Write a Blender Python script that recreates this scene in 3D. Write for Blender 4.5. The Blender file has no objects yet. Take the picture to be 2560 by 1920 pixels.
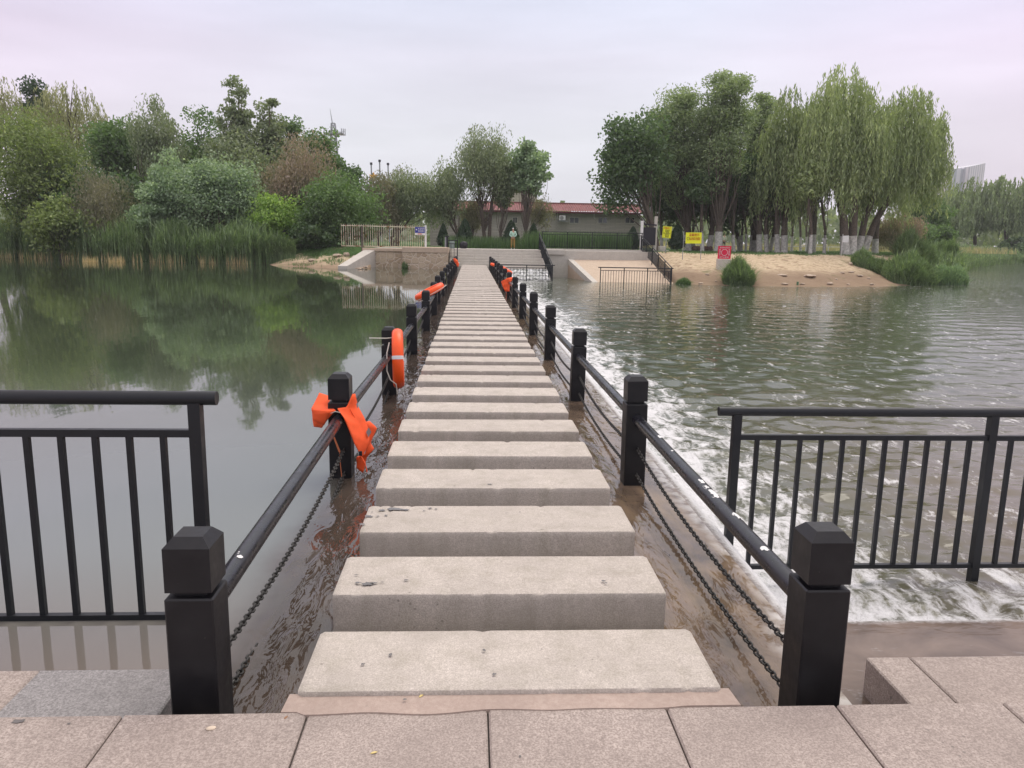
import bpy, bmesh, math, random
import numpy as np
from mathutils import Vector, Matrix, noise
R=math.radians
C=bpy.context.scene.collection
SC=bpy.context.scene
# ------------------------------------------------------------------ camera
F=1948.2; PITCH=.1827; YAW=.0536; ROLL=.01686; EYE=1.5582
cam=bpy.data.cameras.new('camera'); cam.sensor_width=36; cam.lens=F/2560*36; cam.clip_start=.05; cam.clip_end=3000
co=bpy.data.objects.new('camera',cam); C.objects.link(co)
co.matrix_world=Matrix.Translation((0,0,EYE))@Matrix.Rotation(-YAW,4,'Z')@Matrix.Rotation(R(90)-PITCH,4,'X')@Matrix.Rotation(ROLL,4,'Z')
SC.camera=co
# ------------------------------------------------------------------ world, sun, exposure
SUN_EL,SUN_AZ=62,40      # azimuth measured from +Y towards +X
W=bpy.data.worlds.new('World'); SC.world=W; W.use_nodes=True
nt=W.node_tree; nt.nodes.clear()
def N(t,ty,loc=None,**k):
    n=t.nodes.new(ty)
    for a,v in k.items(): setattr(n,a,v)
    return n
wo=N(nt,'ShaderNodeOutputWorld'); bg=N(nt,'ShaderNodeBackground'); bg.inputs[1].default_value=.1
sky=N(nt,'ShaderNodeTexSky',sky_type='NISHITA',sun_disc=False,sun_elevation=R(SUN_EL),sun_rotation=R(SUN_AZ),air_density=1.5,dust_density=4.0)
tc=N(nt,'ShaderNodeTexCoord'); sx=N(nt,'ShaderNodeSeparateXYZ'); nt.links.new(tc.outputs['Generated'],sx.inputs[0])
cr=N(nt,'ShaderNodeValToRGB')      # cloud brightness/colour by height above the horizon
cr.color_ramp.elements[0].position=0; cr.color_ramp.elements[0].color=(.745,.745,.80,1)
cr.color_ramp.elements[1].position=1; cr.color_ramp.elements[1].color=(1.28,1.26,1.27,1)
e=cr.color_ramp.elements.new(.12); e.color=(.745,.755,.815,1)
e=cr.color_ramp.elements.new(.21); e.color=(.76,.745,.855,1)
e=cr.color_ramp.elements.new(.30); e.color=(.72,.76,.92,1)
e=cr.color_ramp.elements.new(.5); e.color=(.98,.98,1.0,1)
nt.links.new(sx.outputs[2],cr.inputs[0])
mp=N(nt,'ShaderNodeMapping'); mp.inputs['Scale'].default_value=(1.2,1.2,7); nt.links.new(tc.outputs['Generated'],mp.inputs[0])
nz=N(nt,'ShaderNodeTexNoise'); nz.inputs['Scale'].default_value=2.2; nz.inputs['Detail'].default_value=5; nz.inputs['Roughness'].default_value=.5
nt.links.new(mp.outputs[0],nz.inputs['Vector'])
mr=N(nt,'ShaderNodeMapRange'); mr.inputs[1].default_value=.3; mr.inputs[2].default_value=.7; mr.inputs[3].default_value=.92; mr.inputs[4].default_value=1.10
nt.links.new(nz.outputs[0],mr.inputs[0])
# pinkish cast of the thin overcast towards both sides
ab=N(nt,'ShaderNodeMath',operation='ABSOLUTE'); sb=N(nt,'ShaderNodeMath',operation='SUBTRACT'); sb.inputs[1].default_value=.05
nt.links.new(sx.outputs[0],sb.inputs[0]); nt.links.new(sb.outputs[0],ab.inputs[0])
mr2=N(nt,'ShaderNodeMapRange'); mr2.inputs[1].default_value=.2; mr2.inputs[2].default_value=.62; mr2.inputs[3].default_value=0; mr2.inputs[4].default_value=1
nt.links.new(ab.outputs[0],mr2.inputs[0])
mx=N(nt,'ShaderNodeMix',data_type='RGBA'); mx.blend_type='MULTIPLY'; mx.inputs[7].default_value=(1.05,.915,.985,1)
nt.links.new(mr2.outputs[0],mx.inputs[0]); nt.links.new(cr.outputs[0],mx.inputs[6])
vm=N(nt,'ShaderNodeVectorMath',operation='SCALE'); nt.links.new(mx.outputs[2],vm.inputs[0]); nt.links.new(mr.outputs[0],vm.inputs['Scale'])
vm2=N(nt,'ShaderNodeVectorMath',operation='SCALE'); nt.links.new(vm.outputs[0],vm2.inputs[0]); vm2.inputs['Scale'].default_value=10.7
mx2=N(nt,'ShaderNodeMix',data_type='RGBA'); mx2.inputs[0].default_value=.94; nt.links.new(sky.outputs[0],mx2.inputs[6]); nt.links.new(vm2.outputs[0],mx2.inputs[7])
nt.links.new(mx2.outputs[2],bg.inputs[0]); nt.links.new(bg.outputs[0],wo.inputs[0])
sl=bpy.data.lights.new('sun','SUN'); sl.energy=1.7; sl.angle=R(38); sl.color=(1,.93,.84)
so=bpy.data.objects.new('sun',sl); C.objects.link(so)
so.rotation_euler=(R(90-SUN_EL),0,R(180-SUN_AZ))
SC.view_settings.view_transform='Standard'; SC.view_settings.look='None'; SC.view_settings.exposure=.08; SC.view_settings.gamma=1
# ------------------------------------------------------------------ placing helpers (pixel of the 2560 photo -> point at distance Y)
def ray(x,y):
    a=x-1280;b=y-960;c,s=math.cos(ROLL),math.sin(ROLL)
    u=(a*c+b*s)/F; v=-(-a*s+b*c)/F
    yf=math.cos(PITCH)+v*math.sin(PITCH); z=-math.sin(PITCH)+v*math.cos(PITCH)
    return (u*math.cos(YAW)+yf*math.sin(YAW), -u*math.sin(YAW)+yf*math.cos(YAW), z)
def at(x,y,Y):
    r=ray(x,y); t=Y/r[1]; return Vector((r[0]*t,Y,EYE+r[2]*t))
# ------------------------------------------------------------------ mesh helpers
class MB:
    def __init__(s): s.v=[]; s.f=[]
    def add(s,vs,fs):
        o=len(s.v); s.v+= [tuple(v) for v in vs]; s.f+=[tuple(i+o for i in f) for f in fs]; return s
    def box(s,x0,x1,y0,y1,z0,z1):
        return s.add([(x0,y0,z0),(x1,y0,z0),(x1,y1,z0),(x0,y1,z0),(x0,y0,z1),(x1,y0,z1),(x1,y1,z1),(x0,y1,z1)],
          [(3,2,1,0),(4,5,6,7),(0,1,5,4),(1,2,6,5),(2,3,7,6),(3,0,4,7)])
    def bbox(s,x0,x1,y0,y1,z0,z1,b,seg=1,sides=True):
        bm=bmesh.new(); bmesh.ops.create_cube(bm,size=1)
        for v in bm.verts: v.co=Vector(((x0+x1)/2+v.co.x*(x1-x0),(y0+y1)/2+v.co.y*(y1-y0),(z0+z1)/2+v.co.z*(z1-z0)))
        bmesh.ops.bevel(bm,geom=bm.edges[:],offset=b,segments=seg,affect='EDGES',profile=.5)
        bm.verts.index_update()
        s.add([v.co[:] for v in bm.verts],[[v.index for v in f.verts] for f in bm.faces]); bm.free(); return s
    def obox(s,p,q,w,h):           # bar from p to q, width w (horizontal), height h
        p=Vector(p);q=Vector(q); d=(q-p).normalized(); up=Vector((0,0,1)) if abs(d.z)<.95 else Vector((0,1,0))
        a=d.cross(up).normalized()*w/2; b=a.cross(d).normalized()*h/2
        vs=[p-a-b,p+a-b,p+a+b,p-a+b,q-a-b,q+a-b,q+a+b,q-a+b]
        return s.add(vs,[(3,2,1,0),(4,5,6,7),(0,1,5,4),(1,2,6,5),(2,3,7,6),(3,0,4,7)])
    def tube(s,pts,rad,n=8,cap=True,closed=False):
        pts=[Vector(p) for p in pts]; m=len(pts)
        if not hasattr(rad,'__len__'): rad=[rad]*m
        vs=[];fs=[]; prev=None
        for i,p in enumerate(pts):
            if closed: d=(pts[(i+1)%m]-pts[i-1])
            else: d=(pts[min(i+1,m-1)]-pts[max(i-1,0)])
            d=d.normalized() if d.length>1e-9 else Vector((0,0,1))
            if prev is None:
                up=Vector((0,0,1)) if abs(d.z)<.9 else Vector((1,0,0)); a=d.cross(up).normalized()
            else:
                a=(prev-d*prev.dot(d)); a=a.normalized() if a.length>1e-6 else d.orthogonal().normalized()
            prev=a; b=d.cross(a)
            for k in range(n):
                t=2*math.pi*k/n; vs.append(p+(a*math.cos(t)+b*math.sin(t))*rad[i])
        for i in range(m if closed else m-1):
            j=(i+1)%m
            for k in range(n):
                l=(k+1)%n; fs.append((i*n+k,i*n+l,j*n+l,j*n+k))
        if cap and not closed:
            fs.append(tuple(range(n-1,-1,-1))); fs.append(tuple((m-1)*n+k for k in range(n)))
        return s.add(vs,fs)
    def rock(s,c,rx,ry,rz,seed):
        bm=bmesh.new(); bmesh.ops.create_icosphere(bm,subdivisions=2,radius=1)
        for v in bm.verts:
            k=1+.28*noise.noise(v.co*1.3+Vector((seed*7.3,seed,0)))+.12*noise.noise(v.co*3+Vector((seed,0,9)))
            q=v.co*k; q=Vector((round(q.x*3.2)/3.2*.35+q.x*.65,q.y,round(q.z*3)/3*.4+q.z*.6))
            v.co=Vector((c[0]+q.x*rx,c[1]+q.y*ry,c[2]+q.z*rz))
        bm.verts.index_update(); s.add([v.co[:] for v in bm.verts],[[v.index for v in f.verts] for f in bm.faces]); bm.free(); return s
ORG={}
def empty(name,loc=(0,0,0)):
    o=bpy.data.objects.new(name,None); C.objects.link(o); o.location=loc; o.empty_display_size=.1; ORG[o.name]=Vector(loc); return o
def mkmesh(name,v,f,org=(0,0,0)):
    me=bpy.data.meshes.new(name); ox,oy,oz=org
    me.from_pydata([(a-ox,b-oy,c-oz) for a,b,c in v],[],f); me.validate(); me.update(); return me
def obj(name,mb,mat,parent=None,org=None,smooth=False):
    """links the mesh as ONE object; a child's vertices are given in world space"""
    if parent is not None: org=ORG[parent.name]
    elif org is None: org=Vector((0,0,0))
    me=mkmesh(name,mb.v,mb.f,org); me.materials.append(mat)
    if smooth: me.shade_smooth() if smooth is True else (me.shade_smooth(),me.set_sharp_from_angle(angle=R(smooth)))
    o=bpy.data.objects.new(name,me); C.objects.link(o)
    if parent is not None: o.parent=parent
    else: o.location=org
    ORG[o.name]=Vector(org)
    return o
def tag(o,label=None,cat=None,group=None,kind=None):
    if label: o['label']=label
    if cat: o['category']=cat
    if group: o['group']=group
    if kind: o['kind']=kind
    return o
def struct(name,mb,mat,**k): return tag(obj(name,mb,mat,**k),kind='structure')
def ccopy(o,parent=None):
    c=o.copy(); C.objects.link(c)
    for k in ('label','group'):
        if k in c and parent is None: pass
    if parent is not None: c.parent=parent
    ORG[c.name]=ORG[o.name]
    for ch in list(o.children): ccopy(ch,c)
    return c
def npmesh(name,V,mat,parent,quads=4,org=None):
    """V: (n,q,3) array of separate polygons, in world space"""
    n=V.shape[0]; q=V.shape[1]; o=ORG[parent.name] if parent is not None else (org or Vector((0,0,0)))
    P=(V.reshape(-1,3)-np.array(o[:])).astype(np.float32)
    me=bpy.data.meshes.new(name); me.vertices.add(n*q); me.vertices.foreach_set('co',P.ravel())
    me.loops.add(n*q); me.loops.foreach_set('vertex_index',np.arange(n*q,dtype=np.int32))
    me.polygons.add(n); me.polygons.foreach_set('loop_start',np.arange(0,n*q,q,dtype=np.int32)); me.polygons.foreach_set('loop_total',np.full(n,q,dtype=np.int32))
    me.update(calc_edges=True); me.materials.append(mat)
    ob=bpy.data.objects.new(name,me); C.objects.link(ob)
    if parent is not None: ob.parent=parent
    else: ob.location=o
    ORG[ob.name]=Vector(o); return ob
# ------------------------------------------------------------------ materials
class NT:
    def __init__(s,name):
        s.m=bpy.data.materials.new(name); s.m.use_nodes=True; s.t=s.m.node_tree; s.t.nodes.clear()
        s.out=s.n('ShaderNodeOutputMaterial'); s.tc=None
    def n(s,ty,**k):
        x=s.t.nodes.new(ty)
        for a,v in k.items(): setattr(x,a,v)
        return x
    def l(s,a,b): s.t.links.new(a,b)
    def set(s,inp,v):
        if hasattr(v,'is_linked') or isinstance(v,bpy.types.NodeSocket): s.l(v,inp)
        elif isinstance(v,(tuple,list)): inp.default_value=(*v,1) if len(v)==3 and len(inp.default_value)==4 else v
        else: inp.default_value=v
    def co(s,kind='Object',scale=None,loc=None,rot=None):
        if kind=='World': g=s.n('ShaderNodeNewGeometry').outputs['Position']
        else: g=s.n('ShaderNodeTexCoord').outputs[kind]
        if scale or loc or rot:
            m=s.n('ShaderNodeMapping'); s.l(g,m.inputs[0])
            if scale: m.inputs['Scale'].default_value=scale if hasattr(scale,'__len__') else (scale,)*3
            if loc: m.inputs['Location'].default_value=loc
            if rot: m.inputs['Rotation'].default_value=rot
            g=m.outputs[0]
        return g
    def noise(s,vec,scale,detail=4,rough=.55,dist=0):
        x=s.n('ShaderNodeTexNoise'); s.l(vec,x.inputs['Vector']); x.inputs['Scale'].default_value=scale; x.inputs['Detail'].default_value=detail; x.inputs['Roughness'].default_value=rough; x.inputs['Distortion'].default_value=dist
        return x.outputs[0]
    def vor(s,vec,scale,feature='F1',out='Distance',rnd=1):
        x=s.n('ShaderNodeTexVoronoi',feature=feature); s.l(vec,x.inputs['Vector']); x.inputs['Scale'].default_value=scale
        x.inputs['Randomness'].default_value=rnd; return x.outputs[out]
    def ramp(s,fac,*stops):
        x=s.n('ShaderNodeValToRGB'); s.l(fac,x.inputs[0]); el=x.color_ramp.elements
        st=[(p,(c,c,c,1) if not hasattr(c,'__len__') else (*c,1)) for p,c in stops]
        el[0].position,el[0].color=st[0]; el[1].position,el[1].color=st[-1]
        for p,c in st[1:-1]: e=el.new(p); e.color=c
        return x.outputs[0]
    def mr(s,v,a,b,c=0,d=1,smooth=False):
        x=s.n('ShaderNodeMapRange'); s.l(v,x.inputs[0])
        if smooth: x.interpolation_type='SMOOTHSTEP'
        for i,q in zip((1,2,3,4),(a,b,c,d)): x.inputs[i].default_value=q
        return x.outputs[0]
    def mix(s,f,a,b,mode='MIX'):
        x=s.n('ShaderNodeMix',data_type='RGBA'); x.blend_type=mode; s.set(x.inputs[0],f); s.set(x.inputs[6],a); s.set(x.inputs[7],b); return x.outputs[2]
    def math(s,op,a,b=0,c=0,clamp=False):
        x=s.n('ShaderNodeMath',operation=op); x.use_clamp=clamp; s.set(x.inputs[0],a); s.set(x.inputs[1],b); s.set(x.inputs[2],c); return x.outputs[0]
    def xyz(s,v):
        x=s.n('ShaderNodeSeparateXYZ'); s.l(v,x.inputs[0]); return x.outputs
    def bump(s,h,strength,dist=.01,nrm=None):
        x=s.n('ShaderNodeBump'); s.set(x.inputs['Strength'],strength); s.set(x.inputs['Distance'],dist); s.l(h,x.inputs['Height'])
        if nrm is not None: s.l(nrm,x.inputs['Normal'])
        return x.outputs[0]
    def pbr(s,col,rough=.8,metal=0,nrm=None,spec=.5,ior=None):
        p=s.n('ShaderNodeBsdfPrincipled'); s.set(p.inputs['Base Color'],col); s.set(p.inputs['Roughness'],rough); s.set(p.inputs['Metallic'],metal)
        p.inputs['Specular IOR Level'].default_value=spec
        if ior: p.inputs['IOR'].default_value=ior
        if nrm is not None: s.l(nrm,p.inputs['Normal'])
        s.l(p.outputs[0],s.out.inputs[0]); s.p=p; return s.m
def granite(name,c1,c2,speck=220,stain=.5,wet=False,dirt=(.12,.11,.10)):
    t=NT(name); v=t.co('World'); ri=t.n('ShaderNodeObjectInfo').outputs['Random']
    a=t.noise(v,speck,3,.8); b=t.noise(v,3.2,4); d=t.noise(v,speck*.33,3,.7)
    col=t.mix(t.mr(a,.40,.60),c1,c2)
    col=t.mix(t.mr(d,.35,.7,0,.45),col,tuple(x*.72 for x in c1))
    col=t.mix(t.mr(b,.3,.72,0,.5),col,tuple(x*.78 for x in c1))
    st=t.noise(v,6.5,5,.62,.6); col=t.mix(t.mr(st,.70,.735,0,stain),col,dirt); col=t.mix(t.mr(t.noise(v,1.3,6,.7,.8),.48,.74,0,.16),col,tuple(x*.55 for x in c1))
    pt=t.vor(v,24); pn=t.noise(v,2.1,2); 
    col=t.mix(t.math('MULTIPLY',t.mr(pt,.10,.16,1,0),t.mr(pn,.58,.66,0,.6)),col,dirt)
    col=t.mix(t.mr(ri,0,1,0,.22),col,tuple(x*.72 for x in c1))
    if wet:
        z=t.xyz(v)[2]; wn=t.noise(v,7,3)
        col=t.mix(t.math('MULTIPLY',t.mr(t.math('ADD',z,t.math('MULTIPLY',wn,.10)),-.22,-.08,1,0),.45),col,(.13,.125,.09))
        col=t.mix(t.mr(t.noise(t.co('World',(9,9,1.2)),1.0,4,.6),.45,.75,0,.38),col,(.25,.23,.17))
    return t.pbr(col,.82,nrm=t.bump(t.math('ADD',a,t.math('MULTIPLY',b,1.5)),.5,.004),spec=.3)
M={}
M['slab']=granite('stepping stone granite',(.43,.385,.335),(.70,.64,.565),150,.8,wet=True)
M['paver']=granite('pink granite paving',(.29,.24,.21),(.60,.515,.455),125,.75)
M['mortar']=granite('mortar',(.40,.31,.26),(.47,.38,.32),60,.9)
M['concrete']=granite('pale concrete',(.52,.49,.43),(.68,.64,.56),40,.6)
M['sandy']=granite('sandy concrete',(.52,.41,.30),(.66,.54,.41),25,.4,dirt=(.3,.2,.14))
def black(name,c=(.008,.008,.010),rough=.38,scuff=.12,chips=False,spec=.35):
    t=NT(name); v=t.co('World'); g=t.noise(t.co('World',(30,30,3)),2,4,.6); n=t.noise(v,9,5,.65)
    col=t.mix(t.mr(n,.45,.75,0,scuff),c,(.09,.085,.08)); col=t.mix(t.mr(t.noise(v,60,2),.72,.78,0,scuff),col,(.25,.24,.22))
    r=t.mr(n,.3,.7,rough-.1,rough+.18)
    if chips:
        a=t.noise(t.co('World',(14,5,14)),1.0,5,.6,.3); col=t.mix(t.mr(a,.735,.745),col,(.55,.55,.56))
    return t.pbr(col,r,nrm=t.bump(g,.03 if chips else .12,.002),spec=spec)
M['post']=black('black coated post',rough=.42)
M['rail']=black('black rail pipe',(.009,.009,.013),.25,.06,chips=True,spec=.5)
M['fence']=black('dark grey fence paint',(.009,.011,.014),.4,.06)
M['chain']=black('weathered chain',(.03,.03,.026),.5,.5)
def plain(name,c,rough=.7,var=.25,scale=6,spec=.4,bump=.2):
    t=NT(name); v=t.co('World'); n=t.noise(v,scale,5,.6)
    return t.pbr(t.mix(t.mr(n,.3,.7),tuple(x*(1-var) for x in c),tuple(min(1,x*(1+var*.5)) for x in c)),rough,nrm=t.bump(n,bump,.01),spec=spec)
M['orange']=plain('orange buoy plastic',(.92,.10,.012),.38,.12,5)
M['vest']=plain('orange vest fabric',(.95,.115,.025),.75,.15,9)
M['white']=plain('white paint',(.72,.72,.70),.6,.12,8)
M['whitewash']=plain('whitewash',(.56,.54,.49),.9,.45,7)
M['rope']=plain('pale rope',(.62,.60,.52),.8,.1)
M['yellowrope']=plain('yellow green webbing',(.55,.60,.22),.8,.1)
M['grey']=plain('grey reflective patch',(.28,.27,.27),.5,.2)
M['yellow']=plain('yellow sign face',(.80,.85,.02),.5,.04,3)
M['red']=plain('red sign face',(.70,.012,.06),.5,.05,3)
M['blue']=plain('blue sign face',(.025,.04,.30),.5,.05,3)
M['black']=plain('black ink',(.03,.03,.025),.7,.05)
M['redink']=plain('red ink',(.55,.05,.01),.7,.05)
M['dark']=plain('dark panel',(.012,.012,.018),.45,.1)
M['glass']=plain('window glass',(.045,.05,.06),.12,.1,spec=.9)
M['steel']=plain('galvanised steel',(.28,.30,.31),.5,.2)
M['greenbox']=plain('grey green box',(.22,.27,.25),.6,.1)
M['bag']=plain('black bag',(.01,.01,.013),.5,.2,20,bump=.8)
M['skin']=plain('skin',(.42,.25,.17),.6,.05)
M['mint']=plain('mint jacket cloth',(.42,.62,.50),.9,.06)
M['tan']=plain('tan trousers cloth',(.36,.22,.07),.9,.06)
M['pale']=plain('pale shirt cloth',(.50,.55,.42),.9,.06)
M['darkcloth']=plain('dark cloth',(.025,.03,.025),.9,.1)
M['bark']=plain('bark',(.13,.105,.082),.95,.45,14,bump=1.0)
M['barkgrey']=plain('grey bark',(.15,.125,.10),.95,.4,14,bump=1.0)
M['rock']=plain('pale rock',(.46,.37,.28),.9,.3,5,bump=.8)
M['pebble']=plain('pale stone chip',(.62,.52,.40),.8,.12,30)
M['starcol']=plain('orange star lamp',(.85,.42,.03),.5,.1)
def rust():
    t=NT('cream paint with rust'); v=t.co('World'); n=t.noise(v,3.5,5,.65)
    return t.pbr(t.mix(t.mr(n,.5,.62),(.66,.60,.44),(.26,.10,.035)),.75)
M['cream']=rust()
def rubble():
    t=NT('rubble masonry'); v=t.co('World',(1,1,1)); w=t.noise(v,2,3)
    e=t.vor(v,2.7,'DISTANCE_TO_EDGE'); cc=t.vor(v,2.7,'F1','Color')
    g=t.n('ShaderNodeSeparateColor'); t.l(cc,g.inputs[0])
    col=t.mix(g.outputs[0],(.40,.30,.20),(.56,.46,.33)); col=t.mix(t.mr(t.noise(v,14,4),.35,.7,0,.5),col,(.30,.23,.16))
    col=t.mix(t.mr(e,.02,.05,1,0),col,(.62,.53,.42))
    return t.pbr(col,.9,nrm=t.bump(t.mr(e,0,.09),.6,.04))
M['rubble']=rubble()
def brickwall():
    t=NT('grey brick wall'); v=t.co('World'); s=t.xyz(v); x=t.n('ShaderNodeCombineXYZ'); t.l(s[0],x.inputs[0]); t.l(s[2],x.inputs[1])
    b=t.n('ShaderNodeTexBrick'); t.l(x.outputs[0],b.inputs[0]); b.inputs['Scale'].default_value=1; b.inputs['Brick Width'].default_value=.9; b.inputs['Row Height'].default_value=.13; b.inputs['Mortar Size'].default_value=.018
    b.inputs['Color1'].default_value=(.40,.37,.33,1); b.inputs['Color2'].default_value=(.50,.46,.41,1); b.inputs['Mortar'].default_value=(.28,.26,.23,1)
    n=t.noise(t.co('World',(.6,.6,2.5)),1,5); return t.pbr(t.mix(t.mr(n,.4,.7,0,.35),b.outputs[0],(.28,.265,.24)),.9)
M['brick']=brickwall()
def tiles():
    t=NT('red clay tiles'); v=t.co('World'); n=t.noise(v,5,4); w=t.vor(t.co('World',(4,3,3)),1,'F1','Color')
    g=t.n('ShaderNodeSeparateColor'); t.l(w,g.inputs[0])
    return t.pbr(t.mix(t.mr(n,.4,.65,0,.7),t.mix(g.outputs[0],(.15,.038,.04),(.23,.07,.068)),(.24,.12,.10)),.75)
M['tiles']=tiles()
def bldg():
    t=NT('pale far facade'); v=t.co('Object'); s=t.xyz(v)
    a=t.math('FRACT',t.math('MULTIPLY',t.math('ADD',s[0],s[1]),.42)); 
    return t.pbr(t.mix(t.mr(a,.55,.62),(.66,.66,.68),(.46,.48,.52)),.7)
M['tower_block']=bldg()
def leaf(name,c1,c2,c3=None,trans=.28,big=.35):
    t=NT(name); g=t.n('ShaderNodeNewGeometry').outputs['Random Per Island']; v=t.co('World')
    n=t.noise(v,big,3,.6)
    f_=lambda c,k:tuple((x*.96+.04*(c[0]*.3+c[1]*.6+c[2]*.1))*k for x in c)
    c1=f_(c1,2.3); c2=f_(c2,1.9); c3=f_(c3,1.9) if c3 else None; trans=trans+.12
    col=t.mix(g,c1,c2); 
    if c3: col=t.mix(t.mr(n,.42,.66,0,.8),col,c3)
    hi=t.mr(g,.88,.95,0,.5); col=t.mix(hi,col,tuple(min(1,x*1.7) for x in c2))
    d=t.n('ShaderNodeBsdfDiffuse'); t.l(col,d.inputs[0]); tr=t.n('ShaderNodeBsdfTranslucent'); t.l(t.mix(1,col,(1.25,1.3,.75),'MULTIPLY'),tr.inputs[0])
    m=t.n('ShaderNodeMixShader'); m.inputs[0].default_value=trans; t.l(d.outputs[0],m.inputs[1]); t.l(tr.outputs[0],m.inputs[2])
    gl=t.n('ShaderNodeBsdfGlossy'); gl.inputs['Roughness'].default_value=.45; gl.inputs[0].default_value=(1,1,1,1)
    m2=t.n('ShaderNodeMixShader'); m2.inputs[0].default_value=.035; t.l(m.outputs[0],m2.inputs[1]); t.l(gl.outputs[0],m2.inputs[2]); t.l(m2.outputs[0],t.out.inputs[0]); return t.m
LF={'green':leaf('leaf green',(.045,.085,.026),(.09,.145,.046),(.038,.07,.024)),
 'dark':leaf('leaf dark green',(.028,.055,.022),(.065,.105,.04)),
 'bright':leaf('leaf bright yellow green',(.085,.15,.028),(.16,.235,.05)),
 'olive':leaf('leaf olive green',(.075,.11,.03),(.135,.17,.052),(.055,.078,.025)),
 'silver':leaf('leaf silver green',(.10,.15,.085),(.20,.26,.16),(.07,.11,.06)),
 'grey':leaf('leaf grey green',(.075,.10,.055),(.14,.165,.095)),
 'pink':leaf('tamarisk bloom',(.12,.10,.068),(.18,.135,.11),(.10,.11,.055)),
 'brown':leaf('brownish twigs',(.085,.085,.05),(.13,.12,.08),(.07,.085,.045)),
 'willow':leaf('willow leaf',(.115,.15,.062),(.205,.24,.115),(.09,.12,.052),.30),
 'willowgrey':leaf('grey willow leaf',(.095,.13,.065),(.165,.205,.105),(.08,.11,.05),.3),
 'willowbrown':leaf('brownish willow leaf',(.12,.13,.06),(.20,.20,.11),(.085,.095,.04),.3),
 'juniper':leaf('juniper needles',(.014,.03,.016),(.032,.056,.026)),
 'reed':leaf('reed blade',(.06,.10,.042),(.13,.18,.08),(.055,.085,.038),.3,1.0),
 'reedgrey':leaf('tall grey green reed',(.07,.12,.06),(.14,.20,.10)),
 'grass':leaf('tall grass blade',(.035,.07,.024),(.07,.115,.042)),
 'straw':leaf('dry straw blade',(.20,.155,.08),(.34,.27,.15)),'drygrass':leaf('pale field grass',(.14,.14,.075),(.24,.21,.12))}
# ------------------------------------------------------------------ water
ZU,ZD=-.28,-.80; XE=1.62; YE=3.62
def water_up():
    t=NT('murky slow water'); v=t.co('World'); s=t.xyz(v)
    n1=t.noise(v,1.2,4); wob=t.math('ADD',s[0],t.math('MULTIPLY',t.math('SUBTRACT',n1,.5),.5))
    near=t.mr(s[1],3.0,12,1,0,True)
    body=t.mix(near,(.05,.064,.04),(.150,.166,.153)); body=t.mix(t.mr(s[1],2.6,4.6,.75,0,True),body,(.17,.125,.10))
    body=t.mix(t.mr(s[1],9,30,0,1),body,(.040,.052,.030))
    mud=t.mix(t.mr(t.noise(v,2.6,5,.6,.5),.36,.66),(.085,.062,.044),(.19,.138,.096))
    mud=t.mix(t.mr(t.noise(t.co('World',(5,1.2,1)),1,4),.5,.72,0,.75),mud,(.27,.19,.11))
    mudL=t.mix(t.mr(t.noise(t.co('World',(3,1.2,1)),1,3),.35,.65),(.045,.034,.026),(.09,.067,.052))
    k=t.mr(wob,-1.25,-.95,0,1,True); col=t.mix(k,body,mudL); col=t.mix(t.mr(s[0],.3,.9,0,1,True),col,mud)
    foam=t.math('MULTIPLY',t.mr(wob,1.50,1.62,0,1),t.mr(t.noise(v,9,4),.40,.6)); col=t.mix(t.math('MULTIPLY',foam,.7),col,(.62,.60,.56))
    flow=t.mr(wob,-1.15,-.75,0,1,True)
    b1=t.noise(t.co('World',(3.5,1.2,1)),1.2,2,.5); b2=t.noise(t.co('World',(11,3.5,1),rot=(0,0,.45)),1.0,3,.5,.7)
    nn=t.bump(b1,t.mr(flow,0,1,.045,.35),.03); nn=t.bump(b2,t.math('MULTIPLY',flow,1.0),t.mr(s[0],-1,1,.015,.009),nn)
    mm=t.pbr(col,.035,nrm=nn,ior=1.47); return mm
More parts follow.
